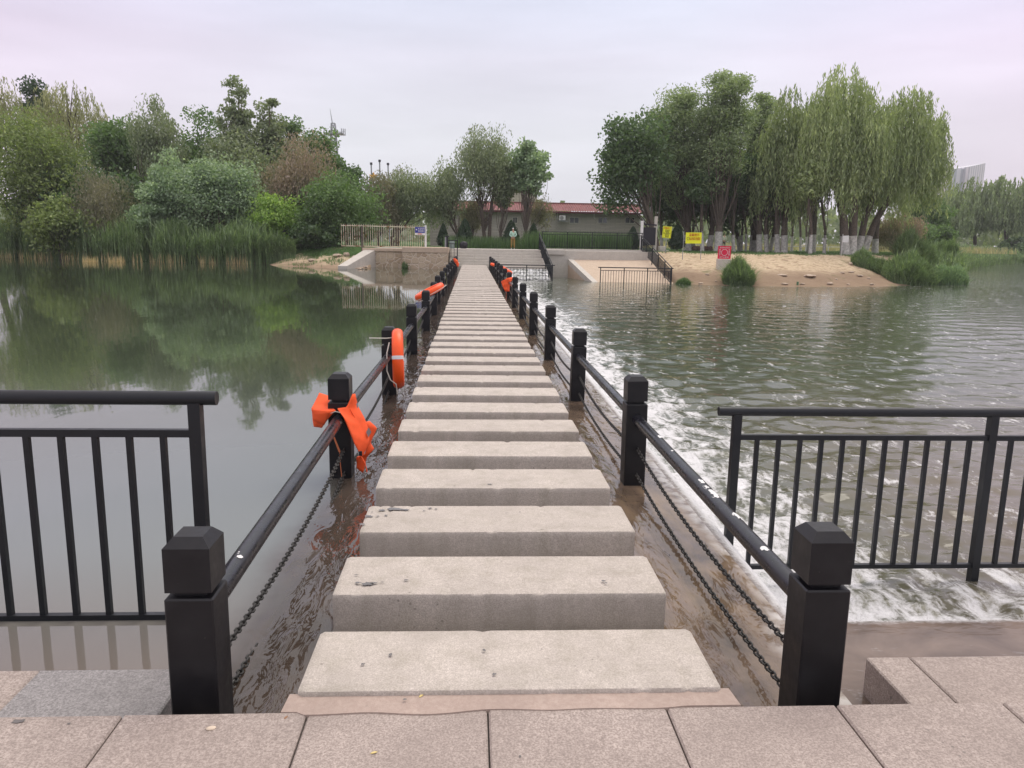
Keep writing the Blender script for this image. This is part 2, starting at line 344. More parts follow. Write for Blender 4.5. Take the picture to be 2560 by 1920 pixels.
def water_dn():
    t=NT('rippled green water'); v=t.co('World'); s=t.xyz(v)
    d=t.math('MINIMUM',t.math('SUBTRACT',s[0],XE),t.math('SUBTRACT',s[1],YE))
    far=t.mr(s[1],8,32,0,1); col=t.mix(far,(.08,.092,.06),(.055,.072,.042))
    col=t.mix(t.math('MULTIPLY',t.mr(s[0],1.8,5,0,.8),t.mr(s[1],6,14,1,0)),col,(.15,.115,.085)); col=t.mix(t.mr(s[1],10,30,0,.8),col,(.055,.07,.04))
    mud=t.mix(t.mr(t.noise(v,2.2,4,.6,.5),.36,.66),(.10,.075,.06),(.19,.145,.115)); col=t.mix(t.mr(d,.12,0,0,1),col,mud)
    wob=t.noise(t.co('World',(1.6,.8,1)),1.1,4,.6,.8)
    fn=t.noise(t.co('World',(5,2.4,5),rot=(0,0,.25)),1.15,7,.66,.5); fine=t.noise(t.co('World'),16,4,.7,.8)
    w=t.math('ADD',2.0,t.math('MULTIPLY',t.math('SUBTRACT',t.noise(t.co('World',(.25,.25,1)),1,2),.5),2.5))
    fall=t.math('SUBTRACT',1.0,t.math('DIVIDE',t.math('ADD',d,t.math('MULTIPLY',t.math('SUBTRACT',wob,.5),1.4)),w),clamp=True)
    edge=t.mr(t.math('ADD',d,t.math('MULTIPLY',t.math('SUBTRACT',fine,.5),.10)),-.01,.08,0,1)
    th=t.math('ADD',t.math('MULTIPLY',fall,1.25),t.math('ADD',t.math('MULTIPLY',t.math('SUBTRACT',fn,.5),3.0),t.math('MULTIPLY',t.math('SUBTRACT',fine,.5),1.0)))
    foam=t.math('MULTIPLY',t.mr(th,.24,.80,0,.9),edge)
    # loose streaks of foam further out
    stv=t.noise(t.co('World',(1.3,4,1),rot=(0,0,.35)),1.2,6,.7,1.5)
    streak=t.math('MULTIPLY',t.mr(stv,.62,.74,0,.3),t.mr(d,.5,6.5,1,0))
    foam=t.math('MAXIMUM',foam,streak)
    farband=t.math('MULTIPLY',t.mr(s[1],43,45.6,0,1),t.mr(s[0],3.5,5.2,1,0)); foam=t.math('MAXIMUM',foam,t.math('MULTIPLY',farband,t.mr(fine,.35,.6,0,.7)))
    col=t.mix(foam,col,(.80,.80,.80))
    b1=t.noise(t.co('World',(.8,2.0,1),rot=(0,0,.15)),1.5,3,.55,.4); b2=t.noise(t.co('World',(.7,2.0,1),rot=(0,0,-.2)),5.5,3,.6,.5)
    out_=t.mr(d,0,.3,.25,1)
    nn=t.bump(b1,t.math('MULTIPLY',t.mr(s[1],46,47,0,1),.6),.05); nn=t.bump(b2,t.math('MULTIPLY',out_,.5),.012,nn); nn=t.bump(th,t.math('MULTIPLY',foam,.9),.04,nn)
    return t.pbr(col,t.mr(foam,0,1,.07,.6),nrm=nn,ior=1.33)
M['wup']=water_up(); M['wdn']=water_dn()
def grid(mb,xs,ys,fz,sel=None):
    o=len(mb.v); nx=len(xs)
    mb.v+=[(x,y,fz(x,y)) for y in ys for x in xs]
    for j in range(len(ys)-1):
        for i in range(nx-1):
            if sel is None or sel((xs[i]+xs[i+1])/2,(ys[j]+ys[j+1])/2):
                a=o+j*nx+i; mb.f.append((a,a+1,a+nx+1,a+nx))
    return mb
lin=lambda a,b,n:[a+(b-a)*i/(n-1) for i in range(n)]
# upstream pool, thin sheet over the sill and its fall into the lower river
mb=MB(); grid(mb,[-260,-60,-20,-8,-3,-1.2,-.6,0,.6,1.2,XE],[1.9,2.4,YE,8,16,30,48.5,60,100],lambda x,y:ZU if x<1.2 else ZU-.07)
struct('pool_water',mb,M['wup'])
def sm(t): t=max(0,min(1,t)); return t*t*(3-2*t)
def zfall(x,y):
    d=min(x-XE,y-YE); k=sm(d/.55)
    w=math.exp(-max(d,0)*.9)*.055*(noise.noise(Vector((x*2.3,y*1.6,0)))+.6*noise.noise(Vector((x*6,y*5,3))))
    return -.35+(ZD+.35)*k+(w if d>.02 else 0)
mb=MB(); grid(mb,[XE]+[XE+.1*i for i in range(1,60)]+[30],[1.9,2.6,3.3,YE],lambda x,y:-.35)
struct('river_water',mb,M['wdn'])
rs=np.random.RandomState(77); ROWS=[YE]
while ROWS[-1]<46.2: ROWS.append(ROWS[-1]+max(.035,.0085*ROWS[-1]))
ROWS=np.array(ROWS); NC=520; Uc=np.linspace(0,1,NC)**1.15
Xg=XE+Uc[None]*(3.5+.62*ROWS[:,None]*1.25); Yg=np.repeat(ROWS[:,None],NC,1)
Dg=np.minimum(Xg-XE,Yg-YE); Kg=np.clip(Dg/.5,0,1); Kg=Kg*Kg*(3-2*Kg)
Zg=np.zeros_like(Xg); Ax=np.exp(-np.maximum(Dg,0)*.5)
def nf(L): return 1/(1+(Yg*.0085*3/L)**4)
for i in range(190):
    L=10**rs.uniform(np.log10(.13),np.log10(1.3)); th=math.pi/2+rs.normal()*.65 if rs.rand()<.75 else rs.uniform(0,6.283); k=6.283/L; ph=rs.uniform(0,6.283)
    wob=.6*np.sin(Xg*rs.uniform(.2,.9)+rs.uniform(0,6))+.6*np.sin(Yg*rs.uniform(.2,.9)+rs.uniform(0,6))
    a=.0020*L**.72; Zg+=a*np.sin(k*(Xg*math.cos(th)+Yg*math.sin(th))+ph+wob)*nf(L)*(.75+1.6*Ax*(L<.9))
Zg=-.35+(ZD+.35)*Kg+Zg*Kg
nr=len(ROWS); me=bpy.data.meshes.new('river_water'); co_=np.stack([Xg,Yg,Zg],2).reshape(-1,3).astype(np.float32)
me.vertices.add(nr*NC); me.vertices.foreach_set('co',co_.ravel()); I=(np.arange(nr-1)[:,None]*NC+np.arange(NC-1)[None]).ravel()
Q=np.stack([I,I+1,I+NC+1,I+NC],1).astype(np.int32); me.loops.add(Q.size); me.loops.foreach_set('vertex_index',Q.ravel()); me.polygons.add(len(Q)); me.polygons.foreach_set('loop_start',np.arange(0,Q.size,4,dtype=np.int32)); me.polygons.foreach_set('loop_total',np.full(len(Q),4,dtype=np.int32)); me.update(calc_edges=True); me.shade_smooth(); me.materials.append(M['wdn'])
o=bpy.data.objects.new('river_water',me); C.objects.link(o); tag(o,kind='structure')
EX=[(float(Xg[j,-1]),float(ROWS[j])) for j in range(0,nr,8)]+[(float(Xg[-1,-1]),float(ROWS[-1]))]
mb=MB(); mb.add([(x,y,ZD-.004) for x,y in EX]+[(300,y,ZD-.004) for x,y in EX],[(i,len(EX)+i,len(EX)+i+1,i+1) for i in range(len(EX)-1)]); struct('river_water',mb,M['wdn'])
RYE=float(ROWS[-1])
mb=MB(); grid(mb,[XE,30,60,120,300],[RYE,60,90,160],lambda x,y:ZD-.002)
tag(obj('river_water',mb,M['wdn']),kind='structure')
# ------------------------------------------------------------------ terrain of the far bank
def interp(x,T):
    if x<=T[0][0]: return T[0][1]
    for (a,b),(c,d) in zip(T,T[1:]):
        if x<=c: return b+(d-b)*(x-a)/(c-a)
    return T[-1][1]
SHL=[(-200,75),(-60,63),(-33,57.4),(-23,53.4),(-16,52.3),(-13.6,51.8),(-12,49.0),(-9.5,47.2),(-7.6,46.0),(-6.3,47.5)]
SHR=[(11.9,45.2),(13,44.4),(16,43.6),(20,43.7),(24.3,45.2),(28.3,47.9),(32,50.3),(34,53),(38,60),(46,72),(60,92),(80,116),(88,122),(300,118)]
ZT=.93
def shore(x): return interp(x,SHL) if x<3 else interp(x,SHR)
def terr(x,y):
    if -6.3<x<12.1:
        return ZT if y>53.9 else -1.6
    d=y-shore(x)-.25*math.sin(x*1.7)-.15*math.sin(x*4.1)
    nn=.10*noise.noise(Vector((x*.5,y*.5,0)))+.05*noise.noise(Vector((x*1.7,y*1.7,4)))
    if x<3:
        if x>-14.5:  # low sand spit
            base=ZU-.05
            z=base+.45*sm(d/4)+ (ZT-base-.45)*sm((d-3.2)/3.6)
        else: z=ZU-.05+(ZT-ZU)*sm(d/7)
        lo=ZU-1.2
    else:
        if x<36: z=ZD-.02+.45*sm(d/2.6)+ (ZT-ZD-.45)*sm((d-1)/7.5)
        else: z=ZD-.02+(ZT-ZD)*sm(d/8)
        lo=ZD-1.2
    if d<0: z=(ZU if x<3 else ZD)-.05+d*.35; return max(z,lo)
    return z+nn*sm(d/2)
xs=lin(-200,-40,30)[:-1]+lin(-40,-6.32,100)+lin(-6.28,12.08,30)+lin(12.12,40,110)+lin(40,300,110)[1:]
ys=lin(42,53.85,70)+lin(53.95,75,80)+lin(75,260,60)[1:]
mb=MB(); grid(mb,xs,ys,terr)
def ground():
    t=NT('bank soil sand and grass'); v=t.co('World'); s=t.xyz(v); at_=t.n('ShaderNodeAttribute',attribute_name='veg').outputs['Fac']
    n=t.noise(v,.8,5,.6); n2=t.noise(v,5,5,.65); n3=t.noise(t.co('World',(1,2.5,1)),2.2,5,.65,.5)
    sand=t.mix(t.mr(n2,.3,.7),(.42,.33,.205),(.61,.50,.35)); sand=t.mix(t.mr(n3,.53,.62,0,.85),sand,(.24,.16,.10))
    sand=t.mix(t.mr(t.math('ADD',s[2],t.math('MULTIPLY',n,.5)),-.05,.42,.9,0,True),sand,(.23,.165,.11))
    sand=t.mix(t.mr(n,.60,.70,0,.5),sand,(.09,.12,.04))
    grass=t.mix(t.mr(n2,.3,.7),(.035,.075,.022),(.07,.13,.035)); grass=t.mix(t.mr(n,.56,.72,0,.7),grass,(.13,.10,.06))
    k=t.mr(t.math('ADD',at_,t.math('MULTIPLY',t.math('SUBTRACT',n3,.5),.6)),.42,.58)
    return t.pbr(t.mix(k,sand,grass),.95,nrm=t.bump(n2,.6,.05),spec=.15)
M['ground']=ground()
g=struct('ground',mb,M['ground'],smooth=True)
av=g.data.attributes.new('veg','FLOAT','POINT')
def veg(x,y):
    if x<3:
        if x>-14.5: return sm((y-shore(x)-1.2)/6) if y<58 else 1
        return sm((y-shore(x)+1)/3)
    if x>33: return 1
    return sm((y-shore(x)-6.5)/3.5)
av.data.foreach_set('value',[veg(v.co.x,v.co.y) for v in g.data.vertices])
mb=MB(); grid(mb,[-2500,-200,300,2500],[260,700,2600],lambda x,y:ZT-.3 if abs(x)<1e9 else 0); mb2=MB()
mb.box(-2500,-199,75,259,-1,ZT-.32); struct('ground',mb,M['ground'])
# ------------------------------------------------------------------ near pavement
rnd=random.Random(5)
mb=MB()
JX=[-7.25,-6.65,-6.04,-5.43,-4.82,-4.21,-3.6,-2.99,-2.38,-1.765,-1.157,-.545,.066,.686,1.29,1.895,2.5,3.11,3.72,4.33,4.94,5.55,6.16]
yy=2.435
rows=[(yy-.62*(k+1),yy-.62*k) for k in range(12)]
for k,(a,b) in enumerate(rows):
    for x0,x1 in zip(JX,JX[1:]):
        o=0
        mb.bbox(x0+.003+o,x1-.003+o,a+.003,b-.003,-.2,-.03+rnd.uniform(-.0015,.0015),.006)
for x0,x1 in zip(JX,JX[1:]):            # one tread lower
    if x1<-1.0:
        mb.bbox(x0-.57+.003,x1-.57-.003,yy+.004,2.975,-.42,-.18,.006) if x1-.57<-1.2 else None
    if x0>1.6: mb.bbox((x0 if x0<2 else x0)+.003,x1-.003,yy+.004,3.0,-.42,-.18,.006)
mb.bbox(1.705,1.892,yy+.004,3.0,-.42,-.18,.006)
struct('pavement',mb,M['paver'])
mb=MB().bbox(-1.73,-1.138,yy+.004,2.975,-.42,-.18,.006); struct('wet_paving_step',mb,granite('wet grey granite',(.20,.19,.185),(.44,.42,.41),125,.8))
mb=MB().box(-7.25,6.16,-5,yy-.006,-.5,-.045)
struct('pavement_base',mb,plain('joint grit',(.06,.05,.045),.95))
mb=MB(); bm=bmesh.new()
# mortar apron between the first slab and the paving, with a ragged front
ap=[]
n=60
for i in range(n+1):
    x=-.635+1.585*i/n; ap.append((x,yy-.004-.045*max(0,noise.noise(Vector((x*3,0,2)))+.25)*(1 if 2<i<n-2 else .2)))
top=[(x,y,-.026) for x,y in ap]; bk=[(x*.985,2.52,-.018) for x,y in ap]
mb.add(top+bk,[(i,i+1,n+2+i,n+1+i) for i in range(n)])
mb.add([(x,y,-.026) for x,y in ap]+[(x,y,-.06) for x,y in ap],[(i+1,i,n+1+i,n+2+i) for i in range(n)])
mb.box(-.59,.90,yy+.002,2.56,-.4,-.03)
struct('mortar_apron',mb,M['mortar'])
# small things lying on the paving
def chip(name,label,x,y,s,rz,mat,cat,z=-.03):
    o=obj(name,MB().rock((0,0,0),s,s*.62,s*.3,rz*3),mat,org=Vector((0,0,0)),smooth=True); o.location=(x,y,z+s*.2); o.rotation_euler=(0,0,rz); tag(o,label,cat); return o
p=at(528,1824,1); 
def onz(px,py,z):
    r=ray(px,py); t=(z-EYE)/r[2]; return Vector((r[0]*t,r[1]*t,z))
p=onz(528,1823,-.03); chip('stone_chip','small pale cream stone chip lying on the front paving in front of the left post',p.x,p.y,.017,.4,M['pebble'],'stone')
def leafthing(label,px,py,z,s,rz,mat):
    p=onz(px,py,z); m=MB(); pts=[(-1,0,0),(-.4,.3,.12),(.3,.33,.16),(1,0,.05),(.3,-.3,.1),(-.4,-.28,.06)]
    c,sn=math.cos(rz),math.sin(rz)
    v=[(p.x+s*(a*c-b*sn),p.y+s*(a*sn+b*c),z+.002+s*d) for a,b,d in pts]; v2=[(a,b,d-.0012) for a,b,d in v]
    m.add(v+v2,[(0,1,5),(1,2,4,5),(2,3,4),(6,11,7),(7,11,10,8),(8,10,9)]+[(i,(i+1)%6,6+(i+1)%6,6+i) for i in range(6)])
    o=obj('fallen_leaf',m,mat,org=p); tag(o,label,'leaf')
M['dryleaf']=plain('dry leaf',(.62,.50,.20),.7,.1)
leafthing('curled yellow fallen leaf on the mortar strip in front of the first slab',1054,1740,-.02,.014,.9,M['dryleaf'])
leafthing('thin yellowish fallen leaf on the front paving left of the central joint',935,1883,-.03,.012,.3,M['dryleaf'])
leafthing('tiny brown fallen leaf on the paving close to the left corner of the first slab',715,1795,-.03,.010,1.1,plain('brown leaf',(.3,.16,.08),.8))
# ------------------------------------------------------------------ stepping slabs
XS,Y0,PIT,LEN=.1513,2.5023,.7532,.4314
ordn=lambda n:'%d%s'%(n,'th' if 10<=n%100<=20 else {1:'st',2:'nd',3:'rd'}.get(n%10,'th'))
base=None; rnd=random.Random(3)
extra={0:'first and nearest speckled granite stepping slab, resting on the mortar strip by the paving',1:'second granite stepping slab with a grey wet blotch at its left front corner',2:'third granite stepping slab with dark wet blotches along its left end',4:'fifth granite stepping slab from the paving with a dark drip on its front face'}
def worn(seed):
    m=MB(); n=90; rr=random.Random(seed); prof=[(0,-.36),(0,-.035),(0,-.012),(.004,-.003),(.013,0),(LEN-.013,0),(LEN-.004,-.003),(LEN,-.012),(LEN,-.035),(LEN,-.36)]; k=len(prof)
    chips_=[(rr.uniform(-.7,.7),rr.uniform(.002,.009),rr.uniform(.008,.02),rr.random()<.6) for _ in range(5)]
    for i in range(n+1):
        x=-.75+1.5*i/n; e=.010 if i in(0,n) else 0
        for j,(y,z) in enumerate(prof):
            w=.0010*noise.noise(Vector((x*5,y*9,seed)))+.0008*noise.noise(Vector((x*30,y*5,seed+3)))
            c=sum(d*math.exp(-((x-cx)/wd)**2) for cx,d,wd,fr in chips_ if (fr and j<5) or (not fr and j>=5)) if j in(2,3,4,5,6,7) else 0
            yy_=y+(w+c*.7 if y<LEN/2 else w-c*.7)+(e if y<LEN/2 else -e)*(1 if j not in(4,5) else .5); zz=z-(c*.9 if j in(3,4,5,6) else 0)+w*.4-(e*.6 if -.1<z else 0)
            m.v.append((x+(.004*noise.noise(Vector((y*9,z*9,seed))) if i in (0,n) else 0),yy_,zz))
    for i in range(n):
        for j in range(k): a=i*k+j; b=i*k+(j+1)%k; m.f.append((a,a+k,b+k,b))
    m.f.append(tuple(range(k))); m.f.append(tuple(n*k+j for j in range(k-1,-1,-1))); return m
variants=[]
for i in range(62):
    if len(variants)<7: o=obj('stepping_stone',worn(i*5+2),M['slab'],org=Vector((0,0,0)),smooth=40); variants.append(o)
    else: o=variants[rnd.randrange(1,7)].copy(); C.objects.link(o)
    o.location=(XS+rnd.uniform(-.008,.008)+(.006 if i==0 else 0),Y0+i*PIT+rnd.uniform(-.008,.008),rnd.uniform(-.004,.004)); o.rotation_euler=(rnd.uniform(-.003,.003),rnd.uniform(-.002,.002),rnd.uniform(-.004,.004))
    tag(o,extra.get(i,'granite stepping slab, %s from the near paving'%ordn(i+1) if i<61 else 'last and farthest granite stepping slab, at the foot of the far steps'),'stepping stone','granite stepping slabs crossing the river')
# wet blotches on the slabs: thin water films
def blotch(parts):
    m=MB(); pr=random.Random(9)
    for (x,y,z,r,e) in parts:
        n=14; m.add([(x,y,z)]+[(x+r*e*math.cos(6.283*k/n)*(f:=pr.uniform(.6,1.2)),y+r*math.sin(6.283*k/n)*f,z) for k in range(n)],[(0,1+k,1+(k+1)%n) for k in range(n)])
    return m
M['wet']=plain('wet stone film',(.13,.12,.11),.25,.2,30,spec=.6)
bl=[]
pr=random.Random(1)
for px,py,r,e in [(955,1275,.016,1.4),(988,1272,.026,1.8),(1015,1274,.016,1.6),(920,1290,.018,1.5),(905,1310,.016,1),(944,1290,.009,1),(1075,1270,.01,1.5),(1090,1272,.007,1.5),(1060,1276,.006,1.5),(930,1280,.006,1),(965,1288,.01,1),
  (895,1456,.010,1.6),(918,1459,.017,1.7),(935,1457,.009,1.9),(955,1455,.005,2),(1015,1450,.007,2),(1508,1452,.010,1),(1515,1457,.007,1),(890,1437,.004,3),
  (976,1636,.011,.8),(1210,1625,.009,.8),(907,1660,.008,1.2),(1235,1685,.008,1),(1225,1210,.010,1.6),(1300,1280,.006,1),(1330,1150,.007,1)]:
    p=onz(px,py,.0065); 
    bl.append((p.x,p.y,.0065,r,e))
for px,py,r,e in [(1012,1748,.005,1.4)]:
    p=onz(px,py,-.0125); bl.append((p.x,p.y,-.0125,r,e))
for px,py,r,e in [(45,1803,.013,1.6),(172,1808,.004,1.5),(1300,1890,.006,.6)]:
    p=onz(px,py,-.0268); bl.append((p.x,p.y,-.0268,r,e))
wb=obj('wet_patch',blotch(bl),M['wet'],parent=None); tag(wb,'dark wet drops and paw-like marks drying on the nearest granite slabs','water stain',kind='stuff')
# ------------------------------------------------------------------ bridge railings
CW,ZC,ZB,ZN,BW,ZRAIL,H1,H2,SPC=.080,.497,.3364,.3146,.0837,.19,-.048,-.254,3.2951
def post_body(x,y,tilt=0):
    m=MB(); m.bbox(x-BW,x+BW,y-BW,y+BW,-1.0,ZN,.006); 
    return m
def post_cap(x,y):
    m=MB(); c=CW; t=.050; h=.034
    m.box(x-.055,x+.055,y-.055,y+.055,ZN-.004,ZB+.004)
    v=[(x-c,y-c,ZB),(x+c,y-c,ZB),(x+c,y+c,ZB),(x-c,y+c,ZB),(x-c,y-c,ZC),(x+c,y-c,ZC),(x+c,y+c,ZC),(x-c,y+c,ZC),(x-t,y-t,ZC+h),(x+t,y-t,ZC+h),(x+t,y+t,ZC+h),(x-t,y+t,ZC+h)]
    m.add(v,[(3,2,1,0),(0,1,5,4),(1,2,6,5),(2,3,7,6),(3,0,4,7),(4,5,9,8),(5,6,10,9),(6,7,11,10),(7,4,8,11),(8,9,10,11)]); return m
def chain_mb(x,ya,yb,z,sag,dx=0):
    m=MB(); n=400; P=[]
    for i in range(n+1):
        t=i/n; P.append(Vector((x+dx*math.sin(math.pi*t),ya+(yb-ya)*t,z-4*sag*t*(1-t))))
    L=sum((P[i+1]-P[i]).length for i in range(n)); pitch=.035; k=int(L/pitch); pitch=L/k
    acc=0;j=0;seg=0
    cur=0
    for q in range(k):
        s=(q+.5)*pitch
        while cur+ (P[j+1]-P[j]).length < s and j<n-1: cur+=(P[j+1]-P[j]).length; j+=1
        d=(P[j+1]-P[j]).normalized(); c=P[j]+d*(s-cur)
        a=d.cross(Vector((1,0,0))).normalized(); b=d.cross(a).normalized()
        s1=a if q%2 else b
        rot=.35; s1=(s1*math.cos(rot)+d.cross(s1)*math.sin(rot))
        hl,hw=.016,.012; loop=[]
        for u in range(8):
            an=2*math.pi*(u+.5)/8; loop.append(c+d*(hl*math.copysign(abs(math.cos(an))**.75,math.cos(an))*1.25)+s1*(hw*math.sin(an)))
        m.tube(loop,.0052,5,closed=True)
    return m
def bridge_rail(side):
    X=-.9734 if side<0 else 1.3156; Yp=2.6554 if side<0 else 2.6876; slope=.0002 if side<0 else -.0034
    root=empty('bridge_railing',(X,Yp,ZU))
    tag(root,('black post and pipe railing with chains along the left, still-water side of the stepping bridge','black post and pipe railing with chains along the right, foaming side of the stepping bridge')[side>0],'railing','railings of the stepping bridge')
    offL={1:-.030,3:.02,4:.05,5:.05}; pos=[]
    for i in range(15):
        dx=(offL.get(i,0) if side<0 else 0)
        pos.append((X+slope*SPC*i+dx,Yp+SPC*i))
    b0=c0=None
    rr=random.Random(side+7)
    for i,(x,y) in enumerate(pos):
        if b0 is None:
            b0=obj('post',post_body(X,Yp),M['post'],root,smooth=None); c0=obj('post_cap',post_cap(X,Yp),M['post'],b0); b=b0
        else:
            b=b0.copy(); C.objects.link(b); b.parent=root; c=c0.copy(); C.objects.link(c); c.parent=b
            b.location=(x-X,y-Yp,rr.uniform(-.006,.006)); b.rotation_euler=(rr.uniform(-.006,.006),rr.uniform(-.012,.012),rr.uniform(-.02,.02))
    r0=None
    for i in range(14):
        (xa,ya),(xb,yb)=pos[i],pos[i+1]
        m=MB().tube([(xa,ya+BW-.004,ZRAIL),((xa+xb)/2,(ya+yb)/2,ZRAIL),(xb,yb-BW+.004,ZRAIL)],.0425,20)
        obj('handrail',m,M['rail'],root,smooth=60)
    cu=obj('chain',chain_mb(X,Yp+BW-.01,Yp+SPC-BW+.01,H1,.075),M['chain'],root,smooth=True)
    cl=obj('chain',chain_mb(X,Yp+BW-.01,Yp+SPC-BW+.01,H2+(0 if side>0 else .02),.06 if side>0 else .09),M['chain'],root,smooth=True)
    for i in range(1,14):
        for c in (cu,cl):
            q=c.copy(); C.objects.link(q); q.parent=root; q.location=(slope*SPC*i,SPC*i,0)
            if rr.random()<.5: q.scale=(-1,1,1)
    return root,pos
RL,posL=bridge_rail(-1); RR,posR=bridge_rail(1)
def paint_chip(root,X,px,py,r,e,seed,mat='white'):
    q=onz(px,py,ZRAIL+.036); d=q.x-X; an0=math.atan2(max(.012,math.sqrt(max(0,.0425**2-min(.04,abs(d))**2))),max(-.04,min(.04,d))); rr=random.Random(seed); m=MB(); n=16; R_=.0434
    f=[rr.uniform(.55,1.25) for _ in range(n)]
    def P(ry,ra): a=an0+ra/R_; return (X+R_*math.cos(a),q.y+ry,ZRAIL+R_*math.sin(a))
    m.add([P(0,0)]+[P(r*e*math.cos(6.283*k/n)*f[k],r*math.sin(6.283*k/n)*f[k]) for k in range(n)],[(0,1+k,1+(k+1)%n) for k in range(n)])
    obj('paint_chip',m,M[mat],root)
for i,(px,py,r,e) in enumerate(((1753,1206,.010,2.0),(1765,1220,.010,1.6),(1785,1238,.014,2.4),(1843,1291,.014,1.8),(1855,1297,.008,1.5),(1912,1374,.010,1.3),(1649,1094,.008,2.2),(1680,1129,.006,1.6))): paint_chip(RR,1.3156-.002,px,py,r*1.7,e*1.15,i)
for i,(px,py,r,e) in enumerate(((588,1386,.013,1.2),(600,1394,.008,1.4))): paint_chip(RL,-.9734,px,py,r*1.6,e,40+i)
# the sill below the posts
mb=MB().box(-1.35,XE-.02,2.45,48.8,-1.6,-.45); struct('weir_sill',mb,M['concrete'])
# ------------------------------------------------------------------ generic picket fence
def fence(name,label,p0,p1,z0a,z0b,H,mid=.17,bot=.1,nposts=2,npick=10,rail=.03,mat=None,group=None,round_rail=True,ext=.1,postw=.05,pickw=.022,postdown=.2,cat='fence',ends=None,notop=False,first_in=0):
    mat=mat or M['fence']; p0=Vector(p0); p1=Vector(p1); d=p1-p0; L=d.length; u=d.normalized()
    root=empty(name,(p0.x,p0.y,z0a)); tag(root,label,cat,group)
    P=lambda t,z:Vector((p0.x+d.x*t,p0.y+d.y*t,z0a+(z0b-z0a)*t+z))
    e=ext/L
    if round_rail: obj('top_rail',MB().tube([P(-e,H),P(1+e,H)],rail,14),mat,root,smooth=60)
    else: obj('top_rail',MB().obox(P(-e,H),P(1+e,H),rail*2,rail*1.6),mat,root)
    obj('middle_rail',MB().obox(P(0,H-mid),P(1,H-mid),postw*.6,.035),mat,root)
    obj('bottom_rail',MB().obox(P(0,bot),P(1,bot),postw*.6,.03),mat,root)
    for k in range(nposts):
        t=k/(nposts-1) if nposts>1 else 0
        q=P(t,0); obj('post',MB().box(q.x-postw/2,q.x+postw/2,q.y-postw/2,q.y+postw/2,q.z-postdown,q.z+H-rail*.6),mat,root)
    tot=(nposts-1)*(npick+1)
    for k in range(1,tot):
        if k%(npick+1)==0: continue
        a=P(k/tot,bot+.012); b=P(k/tot,H-mid-.014)
        obj('picket',MB().obox(a,b,pickw,pickw),mat,root)
    return root
# near left fence (bottom rail touching the pool) and near right fence in the lower river
fence('metal_fence','dark picket fence at the lower left with its bottom rail touching the still pool',(-1.274,3.6,0),(-3.90,3.6,0),-.28,-.28,1.095,mid=.166,bot=.012,nposts=2,npick=16,rail=.0325,ext=.10,postw=.055,pickw=.026,group='picket fences beside the near paving')
fence('metal_fence','dark picket fence at the lower right standing in foaming water',(1.815,5.1,0),(7.24,5.1,0),-.80,-.80,1.236,mid=.18,bot=.112,nposts=4,npick=11,rail=.032,ext=.13,postw=.055,pickw=.027,postdown=.3,group='picket fences beside the near paving')
# ------------------------------------------------------------------ lifebuoys and vests
def torus_pts(c,ax,Rr,n=40):
    ax=Vector(ax).normalized(); a=ax.orthogonal().normalized(); b=ax.cross(a); return [Vector(c)+(a*math.cos(2*math.pi*k/n)+b*math.sin(2*math.pi*k/n))*Rr for k in range(n)]
def lifebuoy(label,c,ax,Rr=.29,r=.078,rope=True,drop=None,group='orange lifebuoys hung on the bridge railings',band=True):
    c=Vector(c); root=empty('lifebuoy',c); tag(root,label,'lifebuoy',group)
    m=MB(); P=torus_pts(c,ax,Rr); axn=Vector(ax).normalized()
    n=18; vs=[];fs=[]
    for i,p in enumerate(P):
        rad=(p-c).normalized()
        for k in range(n):
            t=2*math.pi*k/n; vs.append(p+rad*r*.85*math.cos(t)+axn*r*1.08*math.sin(t))
    for i in range(len(P)):
        j=(i+1)%len(P)
        for k in range(n):
            l=(k+1)%n; fs.append((i*n+k,i*n+l,j*n+l,j*n+k))
    m.add(vs,fs); obj('ring',m,M['orange'],root,smooth=True)
    if band:
        for ang in (0,math.pi/2,math.pi,3*math.pi/2):
            m=MB(); vs=[];fs=[]; base=P; 
            a=axn.orthogonal().normalized(); b=axn.cross(a)
            for i in range(5):
                th=ang+.6+(i-2)*.030; rad=a*math.cos(th)+b*math.sin(th)
                for k in range(n):
                    t=2*math.pi*k/n; vs.append(c+rad*Rr+rad*(r*.85+.003)*math.cos(t)+axn*(r*1.08+.003)*math.sin(t))
            for i in range(4):
                for k in range(n):
                    l=(k+1)%n; fs.append((i*n+k,i*n+l,(i+1)*n+l,(i+1)*n+k))
            m.add(vs,fs); obj('reflective_band',m,M['white'],root,smooth=True)
    if rope:
        a=axn.orthogonal().normalized(); b=axn.cross(a); pts=[]
        for i in range(65):
            th=2*math.pi*i/64; rr=Rr+r*.8+.012+.035*abs(math.sin(2*th)); pts.append(c+(a*math.cos(th)+b*math.sin(th))*rr-axn*(r*.55))
        obj('grab_rope',MB().tube(pts,.006,5),M['rope'],root,smooth=True)
    return root
